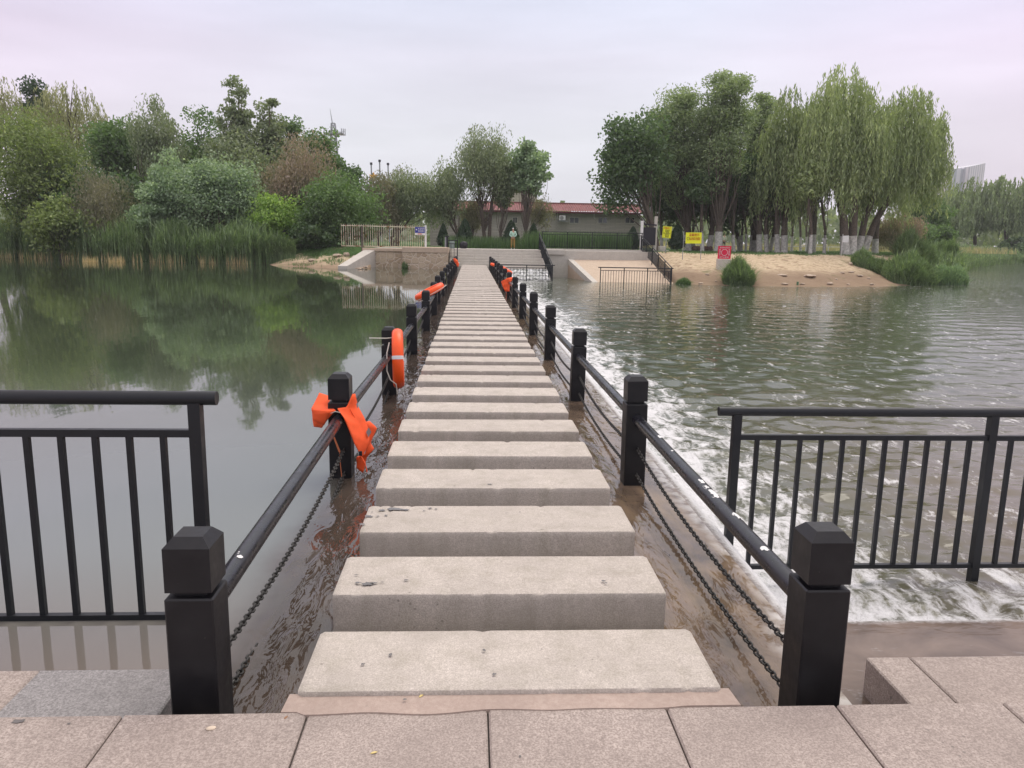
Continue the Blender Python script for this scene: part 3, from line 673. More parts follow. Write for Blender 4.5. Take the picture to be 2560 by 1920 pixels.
# on the third left post: seen edge on
b1=at(995,897,9.0); lb=lifebuoy('orange lifebuoy with white band hanging upright on the third left post',(b1.x,9.02,b1.z),(1,.08,.02),.30,.059,rope=False)
ti=MB().tube([(b1.x-.03,9.0,b1.z+.25),(b1.x-.13,8.98,b1.z+.24),(b1.x-.33,9.03,b1.z+.235)],.006,5); obj('tie_rope',ti,M['rope'],lb)
ti=MB().tube([(b1.x-.075,8.78,b1.z+.22),(b1.x-.10,8.745,b1.z+.1),(b1.x-.10,8.735,b1.z-.10),(b1.x-.06,8.72,b1.z-.20),(b1.x+.0,8.74,b1.z-.25),(b1.x+.01,8.78,b1.z-.37)],.007,5); obj('grab_rope',ti,M['rope'],lb)
b2=at(1073,730,16.5); ang=math.atan2(35,68)
lifebuoy('orange lifebuoy lying tilted across the left handrail with loose white cords',(b2.x,16.6,b2.z),(-math.sin(ang),-.04,math.cos(ang)),.285,.062,band=False)
b3=at(1240,664,41); lifebuoy('small looking orange lifebuoy lying on the far end of the right handrail',(b3.x,41,b3.z),(.3,-.06,.95),.26,.06,rope=False)
b4=at(1266,675,33.2); lifebuoy('orange lifebuoy on the right handrail just beyond the hanging vest',(b4.x,33.2,b4.z),(.5,-.06,.85),.25,.055,rope=False)
def patch(ledge,redge,nu=14,nv=20,th=.03,amp=.012,seed=0,curve=0.0):
    """puffed cloth panel between two boundary polylines (world points)"""
    def samp(P,t):
        t=t*(len(P)-1); i=min(int(t),len(P)-2); return P[i].lerp(P[i+1],t-i)
    ledge=[Vector(p) for p in ledge]; redge=[Vector(p) for p in redge]
    F_=[];B_=[]
    for j in range(nv+1):
        a=samp(ledge,j/nv); b=samp(redge,j/nv)
        for i in range(nu+1):
            u=i/nu; v=j/nv; p=a.lerp(b,u); d=(math.sin(math.pi*u)**.5)*(max(0,math.sin(math.pi*v))**.4)
            w=noise.noise(p*9+Vector((seed,seed,0)))*amp*2+noise.noise(p*25+Vector((0,seed,0)))*amp*.7+abs(math.sin(v*9+u*2))*amp*.3
            F_.append(p+Vector((0,-1,0))*(th*d+w+curve*math.sin(math.pi*u))); B_.append(p+Vector((0,1,0))*(th*d*.5-w*.5-curve*math.sin(math.pi*u)+.004))
    m=MB(); k=len(F_); W_=nu+1; fs=[]
    for j in range(nv):
        for i in range(nu):
            a=j*W_+i; fs.append((a,a+1,a+W_+1,a+W_)); fs.append((k+a,k+a+W_,k+a+W_+1,k+a+1))
    for i in range(nu): fs.append((i+1,i,k+i,k+i+1)); a=nv*W_+i; fs.append((a,a+1,k+a+1,k+a))
    for j in range(nv): a=j*W_; fs.append((a,a+W_,k+a+W_,k+a)); a=j*W_+nu; fs.append((a+W_,a,k+a,k+a+W_))
    return m.add(F_+B_,fs)
def Z(zx,zy,Y,ox=760,oy=900,s=4.88): return at(ox+zx/s,oy+zy/s,Y)
# vest draped over the second left post and the handrail
vy=5.95
vr=empty('life_vest',at(865,1080,5.9)); tag(vr,'orange life vest draped round the second left post over the near handrail','life vest','orange life vests on the bridge railings')
LE=[Z(590,415,5.87),Z(520,575,5.84),Z(400,590,5.80),Z(480,690,5.76),Z(560,880,5.74),Z(620,1030,5.74),Z(700,1175,5.76)]
RE=[Z(625,412,5.90),Z(655,560,5.92),Z(735,700,5.90),Z(790,850,5.90),Z(800,990,5.86),Z(760,1090,5.82),Z(715,1178,5.78)]
obj('front_panel',patch(LE,RE,16,28,.03,.006,1),M['vest'],vr,smooth=True)
obj('front_panel',patch([Z(750,755,5.93),Z(775,850,5.95),Z(790,1000,5.95),Z(740,1150,5.95),Z(640,1180,5.93),Z(640,1320,5.93)],[Z(800,742,5.98),Z(893,832,6.0),Z(812,1010,6.0),Z(858,1085,6.0),Z(765,1190,5.98),Z(722,1380,5.95)],10,24,.02,.012,5),M['vest'],vr,smooth=True)
obj('collar',patch([Z(185,400,6.10),Z(130,520,6.02),Z(90,590,5.96),Z(105,700,5.92),Z(118,815,5.92)],[Z(310,440,6.06),Z(320,560,5.98),Z(385,612,5.80),Z(310,700,5.80),Z(215,832,5.88)],12,20,.032,.008,9),M['vest'],vr,smooth=True)
obj('collar',patch([Z(92,600,5.84),Z(104,660,5.84),Z(112,740,5.84)],[Z(392,615,5.73),Z(320,655,5.76),Z(250,790,5.82)],12,12,.02,.006,19),M['vest'],vr,smooth=True)
obj('reflective_patch',MB().add([Z(790,820,5.835),Z(822,880,5.835),Z(785,945,5.835),Z(757,880,5.835)]+[Z(790,820,5.85),Z(822,880,5.85),Z(785,945,5.85),Z(757,880,5.85)],[(0,1,2,3),(7,6,5,4)]+[(i,4+i,4+(i+1)%4,(i+1)%4) for i in range(4)]),M['grey'],vr)
obj('reflective_patch',MB().add([Z(650,510,5.845),Z(662,560,5.845),Z(650,600,5.845),Z(638,540,5.845)]+[Z(650,510,5.86),Z(662,560,5.86),Z(650,600,5.86),Z(638,540,5.86)],[(0,1,2,3),(7,6,5,4)]+[(i,4+i,4+(i+1)%4,(i+1)%4) for i in range(4)]),M['grey'],vr)
def strap(pts,w=.022,mat=None,parent=None):
    m=MB()
    for a,b in zip(pts,pts[1:]): m.obox(a,b,w,.004) if abs((Vector(b)-Vector(a)).normalized().z)<.9 else m.obox(a,b,.004,w)
    obj('strap',m,mat or M['vest'],parent)
strap([Z(365,940,5.80),Z(400,1030,5.79),Z(435,1120,5.79),Z(445,1280,5.79),Z(460,1430,5.79)],.014,plain('faded strap',(.55,.17,.07),.8),vr)
obj('hem',MB().tube([Z(a,b,5.80) for a,b in ((486,690),(565,885),(628,1035),(702,1172))],.004,5),plain('dark orange stitching',(.55,.05,.012),.8),vr)
obj('hem',MB().tube([Z(a,b,5.83) for a,b in ((560,600),(650,760),(720,960),(742,1090))],.003,5),plain('orange seam',(.68,.07,.015),.8),vr)
obj('buckle',MB().bbox(Z(700,1120,5.8).x-.012,Z(700,1120,5.8).x+.012,5.745,5.762,Z(700,1120,5.8).z-.018,Z(700,1120,5.8).z+.018,.003),M['dark'],vr)
strap([Z(700,1180,5.80),Z(745,1260,5.80),Z(770,1365,5.82)],.022,None,vr)
strap([Z(330,650,5.74),Z(380,628,5.72),Z(440,640,5.74)],.008,M['rope'],vr)
# vest on the far part of the right railing
def E8(zx,zy,Y): return at(1170+zx/6.912,640+zy/6.912,Y)
v2=empty('life_vest',E8(650,500,25.6)); tag(v2,'orange life vest hanging inside the right railing about halfway across','life vest','orange life vests on the bridge railings')
obj('front_panel',patch([E8(700,375,25.45),E8(570,440,25.4),E8(600,530,25.4),E8(640,615,25.4)],[E8(800,375,25.6),E8(735,450,25.5),E8(722,530,25.45),E8(715,612,25.45)],12,16,.04,.02,3),M['vest'],v2,smooth=True)
obj('collar',patch([E8(655,385,25.5),E8(700,400,25.5)],[E8(790,360,25.6),E8(800,420,25.55)],8,6,.05,.02,4),M['vest'],v2,smooth=True)
strap([E8(665,610,25.45),E8(660,680,25.45),E8(665,735,25.45)],.05,None,v2)
strap([E8(660,330,26.2),E8(668,380,26.2)],.08,M['yellowrope'],v2)
v3=empty('life_vest',at(1140,657,42)); tag(v3,'bright orange life vest bunched at the far end of the left railing','life vest','orange life vests on the bridge railings')
obj('front_panel',patch([at(1133,647,42),at(1134,652,42),at(1141,662,42),at(1142,666,42)],[at(1138,645,42),at(1144,651,42),at(1148,660,42),at(1146,668,42)],8,12,.05,.03,8),M['vest'],v3,smooth=True)
yr=empty('hanging_strap',at(1115,683,26)); tag(yr,'yellow green webbing strap hanging from the left railing','strap')
strap([at(1113.5,683,26),at(1115,695,26),at(1117,711,26)],.05,M['yellowrope'],yr)
# ------------------------------------------------------------------ far landing: steps, terrace, walls
mb=MB(); g0=-1.38
for k in range(12):
    z=ZT+.02-.168*k; yf=51.0-.34*k
    x0=-1.40; x1=4.75
    if z<-.12: x0=1.45; 
    for a,b in zip([x0+i*1.54 for i in range(5) if x0+i*1.54<x1-.1],[x0+(i+1)*1.54 for i in range(5) if x0+i*1.54<x1-.1]):
        mb.bbox(a+.006,min(b,x1)-.006,yf,51.4,z-.164,z,.012)
    mb.box(x0+.02,x1-.02,yf+.03,51.3,z-.6,z-.03)
struct('steps',mb,M['concrete'])
mb=MB().box(-6.25,12.15,51.08,54.1,-1.5,ZT-.006); mb.box(-1.40,4.75,51.39,54.1,ZT-.1,ZT+.018); struct('terrace',mb,M['concrete'])
def wall(name,label,mb,mat,cat='wall',**k): return tag(obj(name,mb,mat,**k),label,cat)
rw=empty('retaining_wall',(-2.9,48.8,-.3)); tag(rw,'rubble masonry retaining wall with concrete top between the culvert and the steps','wall')
obj('masonry',MB().box(-4.25,-1.47,48.8,51.1,-1.4,.70),M['rubble'],rw); obj('coping',MB().bbox(-4.27,-1.44,48.76,51.1,.70,1.03,.02),M['sandy'],rw)
cw=empty('culvert_wall',(-5.3,50.4,-.3)); tag(cw,'recessed rubble culvert wall with sloping concrete wing left of the retaining wall','wall')
obj('masonry',MB().box(-6.35,-4.25,50.4,51.05,-1.4,.72),M['rubble'],cw); obj('coping',MB().bbox(-6.9,-4.28,50.3,51.1,.72,.92,.02),M['sandy'],cw)
a=at(868,640,48.6); 
obj('wing',MB().add([(-7.5,47.3,-.6),(-7.0,47.0,-.6),(-6.3,50.3,.86),(-6.8,50.3,.86),(-7.5,47.3,-.05),(-7.0,47.0,-.05),(-6.05,50.3,.80),(-6.75,50.3,.86)][:0]+[(-7.9,47.0,-1),(-7.35,46.9,-1),(-6.1,50.38,-1),(-6.75,50.38,-1),(-7.9,47.0,-.12),(-7.35,46.9,-.12),(-6.1,50.38,.80),(-6.75,50.38,.82)],[(3,2,1,0),(4,5,6,7),(0,1,5,4),(1,2,6,5),(2,3,7,6),(3,0,4,7)]),M['concrete'],cw)
# end block between the bridge end and the steps
cas=MB()
zc_=[(48.72,-.24)]
for k in range(7,12): z=ZT+.02-.168*k; yf=51.0-.34*k; zc_+=[(yf-.005,z+.035),(yf-.06,z-.06)]
zc_+=[(46.5,ZD+.05),(46.1,ZD+.02)]
nx_=40; cas.add([(1.58+3.15*i/nx_,y-.04*noise.noise(Vector((i*.4,y*2,0))),z+.03*noise.noise(Vector((i*.5,y*3,7)))) for y,z in zc_ for i in range(nx_+1)],[(j*(nx_+1)+i,j*(nx_+1)+i+1,(j+1)*(nx_+1)+i+1,(j+1)*(nx_+1)+i) for j in range(len(zc_)-1) for i in range(nx_)])
t=NT('white water over steps'); v=t.co('World'); f_=t.noise(v,6,6,.7); t.pbr(t.mix(t.mr(f_,.40,.60),(.16,.17,.14),(.72,.73,.72)),.35,nrm=t.bump(f_,.7,.05)); struct('cascade_water',cas,t.m)
wall('end_block','pale concrete block wall at the far bridge end left of the stepping slabs',MB().bbox(-1.43,-.75,48.9,49.6,-1.2,.12,.02),M['concrete'])
# right of the steps: recessed stone wall, ramp
sw=empty('side_wall',(5.3,51.2,-.8)); tag(sw,'short stained stone wall in the recess between the steps and the ramp','wall')
obj('masonry',MB().box(4.78,6.1,51.3,51.7,-1.5,.66),M['rubble'],sw); obj('coping',MB().bbox(4.78,6.0,50.95,52.2,.66,.98,.02),M['concrete'],sw)
rp=MB()
tl=Vector((5.95,52.9,.80)); tr=Vector((11.55,52.9,.84)); bl_=Vector((7.22,45.6,-.95)); br=Vector((11.95,45.2,-.95))
rp.add([tl,tr,br,bl_]+[Vector((v.x,v.y,-1.6)) for v in (tl,tr,br,bl_)],[(3,2,1,0),(4,5,6,7),(0,1,5,4),(1,2,6,5),(2,3,7,6),(3,0,4,7)])
struct('boat_ramp',rp,M['sandy'])
rk=MB(); o1=Vector((0.0,0,.035)); w=Vector((.32,0,0))
rk.add([tl+o1-Vector((.02,0,0)),tl+w+o1,bl_+w+o1,bl_+o1-Vector((.02,0,0)),tl-Vector((.02,0,.3)),tl+w-Vector((0,0,.3)),bl_+w-Vector((0,0,.3)),bl_-Vector((.02,0,.3))],[(3,2,1,0),(4,5,6,7),(0,1,5,4),(1,2,6,5),(2,3,7,6),(3,0,4,7)])
struct('ramp_kerb',rk,M['concrete'])
plinth=MB()
for i in range(5): plinth.bbox(4.9+i*1.36,4.9+(i+1)*1.36-.01,52.95,53.6,.55,1.03,.012)
tag(obj('plinth',plinth,M['concrete']),'long pale concrete plinth under the terrace fence above the ramp','wall')
fg='dark picket fences on the far landing'
q0=at(1356,582,53.2); q1=at(1606,583,53.2)
fence('terrace_fence','long dark picket fence on the plinth in front of the tall grass',(q0.x,53.25,0),(q1.x,53.25,0),1.03,1.03,1.12,mid=.17,bot=.12,nposts=5,npick=9,rail=.028,group=fg,ext=.05,postw=.05,pickw=.022,postdown=.03)
fence('water_fence','low dark fence in the white water at the foot of the far steps',(1.72,46.1,0),(4.72,46.1,0),-.85,-.85,.98,mid=.16,bot=.12,nposts=3,npick=7,rail=.03,group=fg,ext=.16,postw=.05,pickw=.022)
fence('water_fence','dark fence standing in the river across the bottom of the boat ramp',(7.48,45.4,0),(11.62,45.4,0),-.9,-.9,.98,mid=.17,bot=.08,nposts=4,npick=8,rail=.03,group=fg,ext=.14,postw=.05,pickw=.022)
a=at(1356,580,51.3); 
fence('stair_railing','dark sloping stair railing at the right edge of the far steps',(4.40,51.6,0),(4.74,46.1,0),.95,-.9,1.06,mid=.16,bot=.1,nposts=5,npick=9,rail=.03,group=fg,ext=.0,postw=.055,pickw=.025,cat='railing')
fence('ramp_railing','dark sloping railing running down the right edge of the boat ramp',(11.42,53.0,0),(11.66,45.4,0),.97,-.9,1.02,mid=.16,bot=.1,nposts=6,npick=9,rail=.03,group=fg,ext=.0,postw=.055,pickw=.025,cat='railing')
sf=at(1119,603,48.7); sg=at(1143,605,48.7)
fence('small_fence','short dark fence panel on the wall beside the left end of the far steps',(sf.x,49.3,0),(sg.x,49.3,0),.42,.42,1.05,mid=.2,bot=.03,nposts=2,npick=2,rail=.03,group=fg,ext=.03,postw=.06,pickw=.025,postdown=.5)
# cream fence on the left walls
cf=empty('iron_fence',(-4.5,50.5,1)); tag(cf,'rusty cream iron fence standing on the culvert and retaining walls','fence')
l=at(905,566,50.6); r=at(1064,566,50.6); zt=at(980,566,50.6).z; zb=1.0
obj('top_rail',MB().obox((l.x-1.3,50.6,zt+.01),(r.x,50.6,zt-.03),.04,.05),M['cream'],cf); obj('bottom_rail',MB().obox((l.x-1.3,50.6,zb+.02),(r.x,50.6,zb+.02),.04,.05),M['cream'],cf)
nb=38
for k in range(nb):
    x=l.x-1.3+(r.x-.12-l.x+1.3)*k/(nb-1); obj('bar',MB().obox((x,50.6,zb),(x,50.6,zt+(.11 if k%1==0 else 0)),.026,.026),M['cream'],cf)
obj('end_post',MB().bbox(r.x-.06,r.x+.06,50.53,50.66,zb-.02,zt+.1,.01),M['white'],cf)
obj('post',MB().bbox(at(905,600,50.6).x-.05,at(905,600,50.6).x+.05,50.55,50.65,.6,zt,.01),M['barkgrey'],cf)
# text helper
def text_mb(s,size,w=None):
    cu=bpy.data.curves.new('t','FONT'); cu.body=s; cu.size=size; cu.align_x='CENTER'; cu.align_y='CENTER'; cu.extrude=.004
    o=bpy.data.objects.new('t',cu); C.objects.link(o); dg=bpy.context.evaluated_depsgraph_get(); dg.update()
    me=bpy.data.meshes.new_from_object(o.evaluated_get(dg)); v=[x.co[:] for x in me.vertices]; f=[tuple(p.vertices) for p in me.polygons]
    bpy.data.objects.remove(o); bpy.data.curves.remove(cu); return v,f
def put_text(name,s,c,size,mat,parent,tilt=0,wmax=None):
    v,f=text_mb(s,size)
    if not v: return
    xs_=[a[0] for a in v]; k=1
    if wmax and max(xs_)-min(xs_)>wmax: k=wmax/(max(xs_)-min(xs_))
    ct,st=math.cos(tilt),math.sin(tilt); m=MB()
    m.add([(c[0]+(a*k*ct-b*st),c[1]-d,c[2]+(a*k*st+b*ct)) for a,b,d in v],f); obj(name,m,mat,parent)
def board(m,c,w,h,t,tilt=0,):
    ct,st=math.cos(tilt),math.sin(tilt); P=[]
    for y in (-t/2,t/2):
        for a,b in ((-w/2,-h/2),(w/2,-h/2),(w/2,h/2),(-w/2,h/2)): P.append((c[0]+a*ct-b*st,c[1]+y,c[2]+a*st+b*ct))
    return m.add(P,[(0,1,2,3),(7,6,5,4),(0,4,5,1),(1,5,6,2),(2,6,7,3),(3,7,4,0)])
s1=at(1050,577,50.45)
bs=empty('warning_sign',(s1.x,50.45,s1.z)); tag(bs,'blue and white warning sign fixed to the right end of the cream iron fence','sign')
w_=(1062-1038)*50.45/F
obj('sign_panel',board(MB(),(s1.x,50.45,s1.z+.05),w_,.36,.02),M['blue'],bs); obj('sign_panel',board(MB(),(s1.x,50.45,s1.z-.20),w_,.13,.02),M['white'],bs)
put_text('lettering','水深危险\n请勿靠近',(s1.x+.08,50.435,s1.z+.05),.145,M['white'],bs,wmax=.42); put_text('lettering','管理处',(s1.x,50.435,s1.z-.20),.10,M['redink'],bs,wmax=.5)
obj('emblem',MB().tube([(s1.x-.22,50.436,s1.z+.07),(s1.x-.22,50.425,s1.z+.07)],.045,12),M['white'],bs)
# yellow sign, tilted
c=at(1667.5,580.5,52); ys1=empty('notice_sign',(c.x,52,.7)); tag(ys1,'upright yellow notice sign on a single pole beside the gate','sign')
obj('sign_panel',board(MB(),(c.x,52,c.z),.58,.76,.02,-.06),M['yellow'],ys1); obj('border',MB().tube([(c.x+a,51.985,c.z+b) for a,b in ((-.25,-.34),(.24,-.36),(.25,.34),(-.24,.36))],.008,4,closed=True),M['black'],ys1)
put_text('lettering','温馨提示',(c.x,51.985,c.z+.25),.12,M['redink'],ys1,-.06,.42); put_text('lettering','水深危险\n严禁游泳\n禁止垂钓嬉水\n注意安全',(c.x,51.985,c.z-.03),.105,M['black'],ys1,-.06,.46); put_text('lettering','管理处',(c.x,51.985,c.z-.29),.09,M['black'],ys1,-.06,.4)
obj('pole',MB().tube([(c.x-.02,52.03,.6),(c.x-.02,52.03,c.z+.1)],.025,8),M['steel'],ys1)
# yellow banner between two poles
c=at(1734,595,49.5); k=49.5/F; ys2=empty('notice_sign',(c.x,49.5,.5)); tag(ys2,'wide yellow notice banner strung between two poles on the sand','sign')
obj('sign_panel',board(MB(),(c.x,49.5,c.z),40*k,27*k,.015,.01),M['yellow'],ys2)
put_text('lettering','温馨提示',(c.x+.03,49.485,c.z+.18),.20,M['redink'],ys2,.01,.66)
put_text('lettering','水深危险 请勿靠近\n禁止游泳 注意安全',(c.x+.10,49.485,c.z-.05),.095,M['redink'],ys2,.01,.66)
obj('emblem',MB().tube([(c.x-.34+.09*math.cos(a*.6283),49.485,c.z-.04+.09*math.sin(a*.6283)) for a in range(10)],.010,4,closed=True),M['black'],ys2)
for px in (1710,1755.5):
    q=at(px,578,49.6); obj('pole',MB().tube([(q.x,49.6,.25),(q.x,49.6,q.z)],.022,8),M['steel'],ys2)
# red sign on concrete foot
c=at(1811,631,47.5); k=47.5/F; rs=empty('red_sign',(c.x,47.5,.1)); tag(rs,'square red sign with a white ring of stars on a concrete foot on the sand','sign')
obj('sign_panel',board(MB(),(c.x,47.5,c.z),33*k,32*k,.03),M['red'],rs)
obj('ring_mark',MB().tube([(c.x+.19*math.cos(a*.2618),47.48,c.z+.0+.19*math.sin(a*.2618)) for a in range(24)],.012,4,closed=True),M['white'],rs)
put_text('lettering','禁止游泳 注意安全',(c.x,47.48,c.z+.28),.085,M['white'],rs,0,.6); put_text('lettering','请勿下水 谨防溺水',(c.x,47.48,c.z-.29),.085,M['white'],rs,0,.6)
put_text('lettering','请\n勿\n靠\n近',(c.x-.29,47.48,c.z),.10,M['white'],rs); put_text('lettering','水\n深\n危\n险',(c.x+.29,47.48,c.z),.10,M['white'],rs)
obj('foot',MB().bbox(c.x-17.5*k,c.x+17*k,47.35,47.65,terr(c.x,47.5)-.2,c.z-16*k-.005,.02),M['concrete'],rs)
# blank white board at the big willow
c=at(2113,615,53); wbd=empty('white_board',(c.x,53,.9)); tag(wbd,'blank white board on a thin pole against the big willow trunk','sign')
obj('sign_panel',board(MB(),(c.x,53,at(2113,597.5,53).z),.40,.44,.03),M['white'],wbd); obj('pole',MB().tube([(c.x-.21,53.04,.7),(c.x-.21,53.04,at(2113,585,53).z)],.018,8),M['white'],wbd)
# gate with two white posts
gt=empty('gate',(11.3,54,.95)); tag(gt,'open dark gate panel hung between two tall white gate posts','gate')
def gp(px0,px1,py0,Y,py1=None):
    a=at(px0,py0,Y); b=at(px1,py0,Y); m=MB().bbox(a.x,b.x,Y,Y+.22,.9,a.z,.015); return m
obj('gate_post',gp(1603.5,1609.5,552,53.7),M['white'],gt); obj('gate_post',gp(1638,1645,541,54.6),M['concrete'],gt)
a=at(1608,568,53.9); b=at(1640,569,54.5); obj('gate_panel',MB().add([(a.x,53.9,a.z-1.25),(b.x,54.5,a.z-1.2),(b.x,54.5,b.z),(a.x,53.9,a.z),(a.x,53.95,a.z-1.25),(b.x,54.55,a.z-1.2),(b.x,54.55,b.z),(a.x,53.95,a.z)],[(0,1,2,3),(7,6,5,4),(0,4,5,1),(1,5,6,2),(2,6,7,3),(3,7,4,0)]),M['dark'],gt)
a=at(1607,560,53.9); b=at(1641,563,54.5); obj('cross_beam',MB().obox((a.x,53.9,a.z),(b.x,54.5,b.z),.08,.10),M['dark'],gt)
a=at(1659,626,53.5); m=MB(); m.bbox(a.x-.33,a.x+.33,53.3,53.8,.85,1.05,.02); m.bbox(a.x-.32,a.x+.1,53.3,53.8,1.055,1.32,.02)
tag(obj('block_stack',m,M['concrete']),'small stack of pale concrete blocks behind the upright yellow sign','blocks')
# bag, bollard, box by the steps
c=at(1159,625,52.5); bg_=MB().rock((c.x,52.5,ZT+.22),.29,.22,.27,4); tag(obj('black_bag',bg_,M['bag'],smooth=True),'full black bag standing at the top left of the far steps','bag')
c=at(1117,600,51.5); lp=empty('bollard_lamp',(c.x,51.5,1)); tag(lp,'square pale bollard with black flared cap at the left of the far steps','bollard')
z1=at(1117,592,51.5).z; obj('shaft',MB().bbox(c.x-.13,c.x+.05,51.4,51.6,.95,z1,.01),M['steel'],lp); obj('core',MB().bbox(c.x-.03,c.x+.09,51.36,51.55,.95,z1,.01),M['dark'],lp); obj('cap',MB().bbox(c.x-.15,c.x+.15,51.32,51.66,z1,z1+.06,.01),M['dark'],lp)
c=at(1130,612,51.9); tag(obj('utility_box',MB().bbox(c.x-.17,c.x+.17,51.8,52.1,.95,at(1130,603,51.9).z,.02),M['greenbox']),'grey green utility box behind the short fence panel','box')
# ------------------------------------------------------------------ brick building with red tiled roof
BY=72.0
bx0=at(1075,540,BY).x; bx1=at(1600,540,BY).x; ez=at(1400,528.5,BY-.5).z; rz_=at(1400,510,BY+2).z
bd=empty('brick_building',((bx0+bx1)/2,BY,ZT)); tag(bd,'long single storey grey brick building with red tiled roof behind the trees','building')
obj('wall',MB().box(bx0,bx1,BY,BY+7,ZT-.2,ez),M['brick'],bd)
rm=MB(); nx=int((bx1-bx0+1)/.11); xs_=lin(bx0-.35,bx1+.35,nx); n_=10; ysl=lin(BY-.55,BY+2.4,n_)
o_=len(rm.v); vs=[]
for j,y in enumerate(ysl):
    for i,x in enumerate(xs_): vs.append((x,y,ez+.03+(rz_-ez)*j/(n_-1)+.035*math.cos(i*math.pi)+ (.02 if j%2 else 0)))
rm.add(vs,[(j*nx+i,j*nx+i+1,(j+1)*nx+i+1,(j+1)*nx+i) for j in range(n_-1) for i in range(nx-1)])
rf=obj('roof',rm,M['tiles'],bd); rm=MB().box(bx0-.35,bx1+.35,BY+2.3,BY+2.6,rz_-.1,rz_+.14); obj('ridge',rm,M['tiles'],rf); obj('fascia',MB().box(bx0-.35,bx1+.35,BY-.56,BY-.5,ez-.14,ez+.0),plain('dark red fascia',(.12,.02,.03),.6),rf)
for px0,px1 in ((1352,1369),(1425,1446),(1496,1517),(1564,1585),(1283,1292),(1122,1136),(1212,1226)):
    a=at(px0,544,BY); b=at(px1,558,BY); za=at(px0,544,BY).z; zb_=at(px1,557.5,BY).z
    wn=obj('window',MB().box(a.x-.03,b.x+.03,BY-.05,BY+.02,zb_-.04,za+.04).box(0,0,0,0,0,0) if False else MB().box(a.x,b.x,BY-.03,BY-.012,zb_,za),M['glass'],bd)
    f=MB()
    for q in ((a.x-.05,a.x),(b.x,b.x+.05),((a.x+b.x)/2-.02,(a.x+b.x)/2+.02)): f.box(q[0],q[1],BY-.06,BY-.008,zb_,za)
    f.box(a.x-.05,b.x+.05,BY-.06,BY-.008,za,za+.05); f.box(a.x-.05,b.x+.05,BY-.08,BY-.008,zb_-.06,zb_)
    obj('window_frame',f,M['whitewash'],wn)
a=at(1406,545,BY-.5); au=obj('air_conditioner',MB().bbox(a.x-.28,a.x+.28,BY-.55,BY-.2,a.z-.2,a.z+.22,.02),M['white'],bd)
obj('fan_grille',MB().tube([(a.x-.06,BY-.57,a.z+.01),(a.x-.06,BY-.54,a.z+.01)],.17,16),M['grey'],au)
obj('bracket',MB().obox((a.x-.45,BY-.5,a.z-.27),(a.x+.55,BY-.5,a.z-.27),.3,.06),M['steel'],au)
for px in (1394,1485.5,1598):
    t_=at(px,532,BY-.1); obj('drain_pipe',MB().tube([(t_.x,BY-.1,ez-.02),(t_.x,BY-.1,at(px,545,BY).z),(t_.x+.08,BY-.25,at(px,547,BY).z)],.035,6),M['white'],bd)
# tower, chimneys, frames beyond
def lattice(name,label,px,pytop,Y,w0,w1,zb,mast=0,cat='tower',nseg=12,r=.05):
    t_=at(px,pytop,Y); root=empty(name,(t_.x,Y,zb)); tag(root,label,cat); h=t_.z-zb
    leg=[]; m=MB()
    cr_=lambda k,t:(t_.x+(-1,1,1,-1)[k]*(w0+(w1-w0)*t)/2,Y+(-1,-1,1,1)[k]*(w0+(w1-w0)*t)/2,zb+h*t)
    for k in range(4): m.tube([cr_(k,0),cr_(k,1)],[r*1.6,r],5)
    obj('leg_frame',m,M['steel'],root); m=MB()
    for s in range(nseg):
        a,b=s/nseg,(s+1)/nseg
        for k in range(4):
            m.tube([cr_(k,a),cr_((k+1)%4,b)],r*.6,4,cap=False); m.tube([cr_((k+1)%4,a),cr_(k,b)],r*.6,4,cap=False); m.tube([cr_(k,b),cr_((k+1)%4,b)],r*.6,4,cap=False)
    obj('bracing',m,M['steel'],root); return root,t_
tw,t_=lattice('radio_tower','tall thin grey lattice radio mast rising behind the left trees',833,308,230,4.6,1.0,0,r=.14,nseg=16)
obj('antenna',MB().tube([(t_.x-.2,230,t_.z-.2),(t_.x-.8,230,at(832,272,230).z)],[.16,.05],6),M['steel'],tw)
pz=at(833,336,230).z; obj('platform',MB().box(t_.x-2.5,t_.x+2.8,228,232,pz,pz+.3),M['steel'],tw)
m=MB()
for dx in (-2.4,2.4,2.9,3.4): m.tube([(t_.x+dx,229,pz-.4),(t_.x+dx,229,pz+1.5)],.13,5)
m.obox((t_.x+1.5,229,pz+.6),(t_.x+3.4,229,pz+.6),.1,.1); obj('aerial',m,M['steel'],tw)
for px,py,lb_ in ((928,412,'left and shortest leaning'),(949,405,'middle and tallest'),(970,413,'right')):
    t_=at(px,py,110); r_=empty('lamp_pole',(t_.x,110,1)); tag(r_,'%s of the three pale poles rising above the brown shrubs'%lb_,'pole','pale poles above the shrubs')
    obj('pole',MB().tube([(t_.x+.12,110,1),(t_.x,110,t_.z)],[.11,.09],8),M['steel'],r_); obj('head',MB().tube([(t_.x,110,t_.z),(t_.x,110,t_.z+.3)],.17,8),M['dark'],r_)
c=at(934,443,100); m=MB(); pts=[]
for k in range(12):
    a=math.pi/2+k*math.pi/6; rr=(.62 if k%2==0 else .30); 
    pts.append((c.x+rr*math.cos(a),c.z+rr*math.sin(a)))
m.add([(x,99.8,z) for x,z in pts]+[(x,100.1,z) for x,z in pts]+[(c.x,99.65,c.z),(c.x,100.25,c.z)],[(k,(k+1)%12,24) for k in range(12)]+[(12+(k+1)%12,12+k,25) for k in range(12)]+[(k,12+k,12+(k+1)%12,(k+1)%12) for k in range(12)])
st=empty('star_ornament',(c.x,100,1)); tag(st,'orange star shaped ornament on a dark crossbar above the brown shrubs','ornament')
obj('star',m,M['starcol'],st); a=at(918,443,100); b=at(945,443,100); m=MB(); m.obox((a.x,100.2,a.z),(b.x,100.2,a.z),.08,.08)
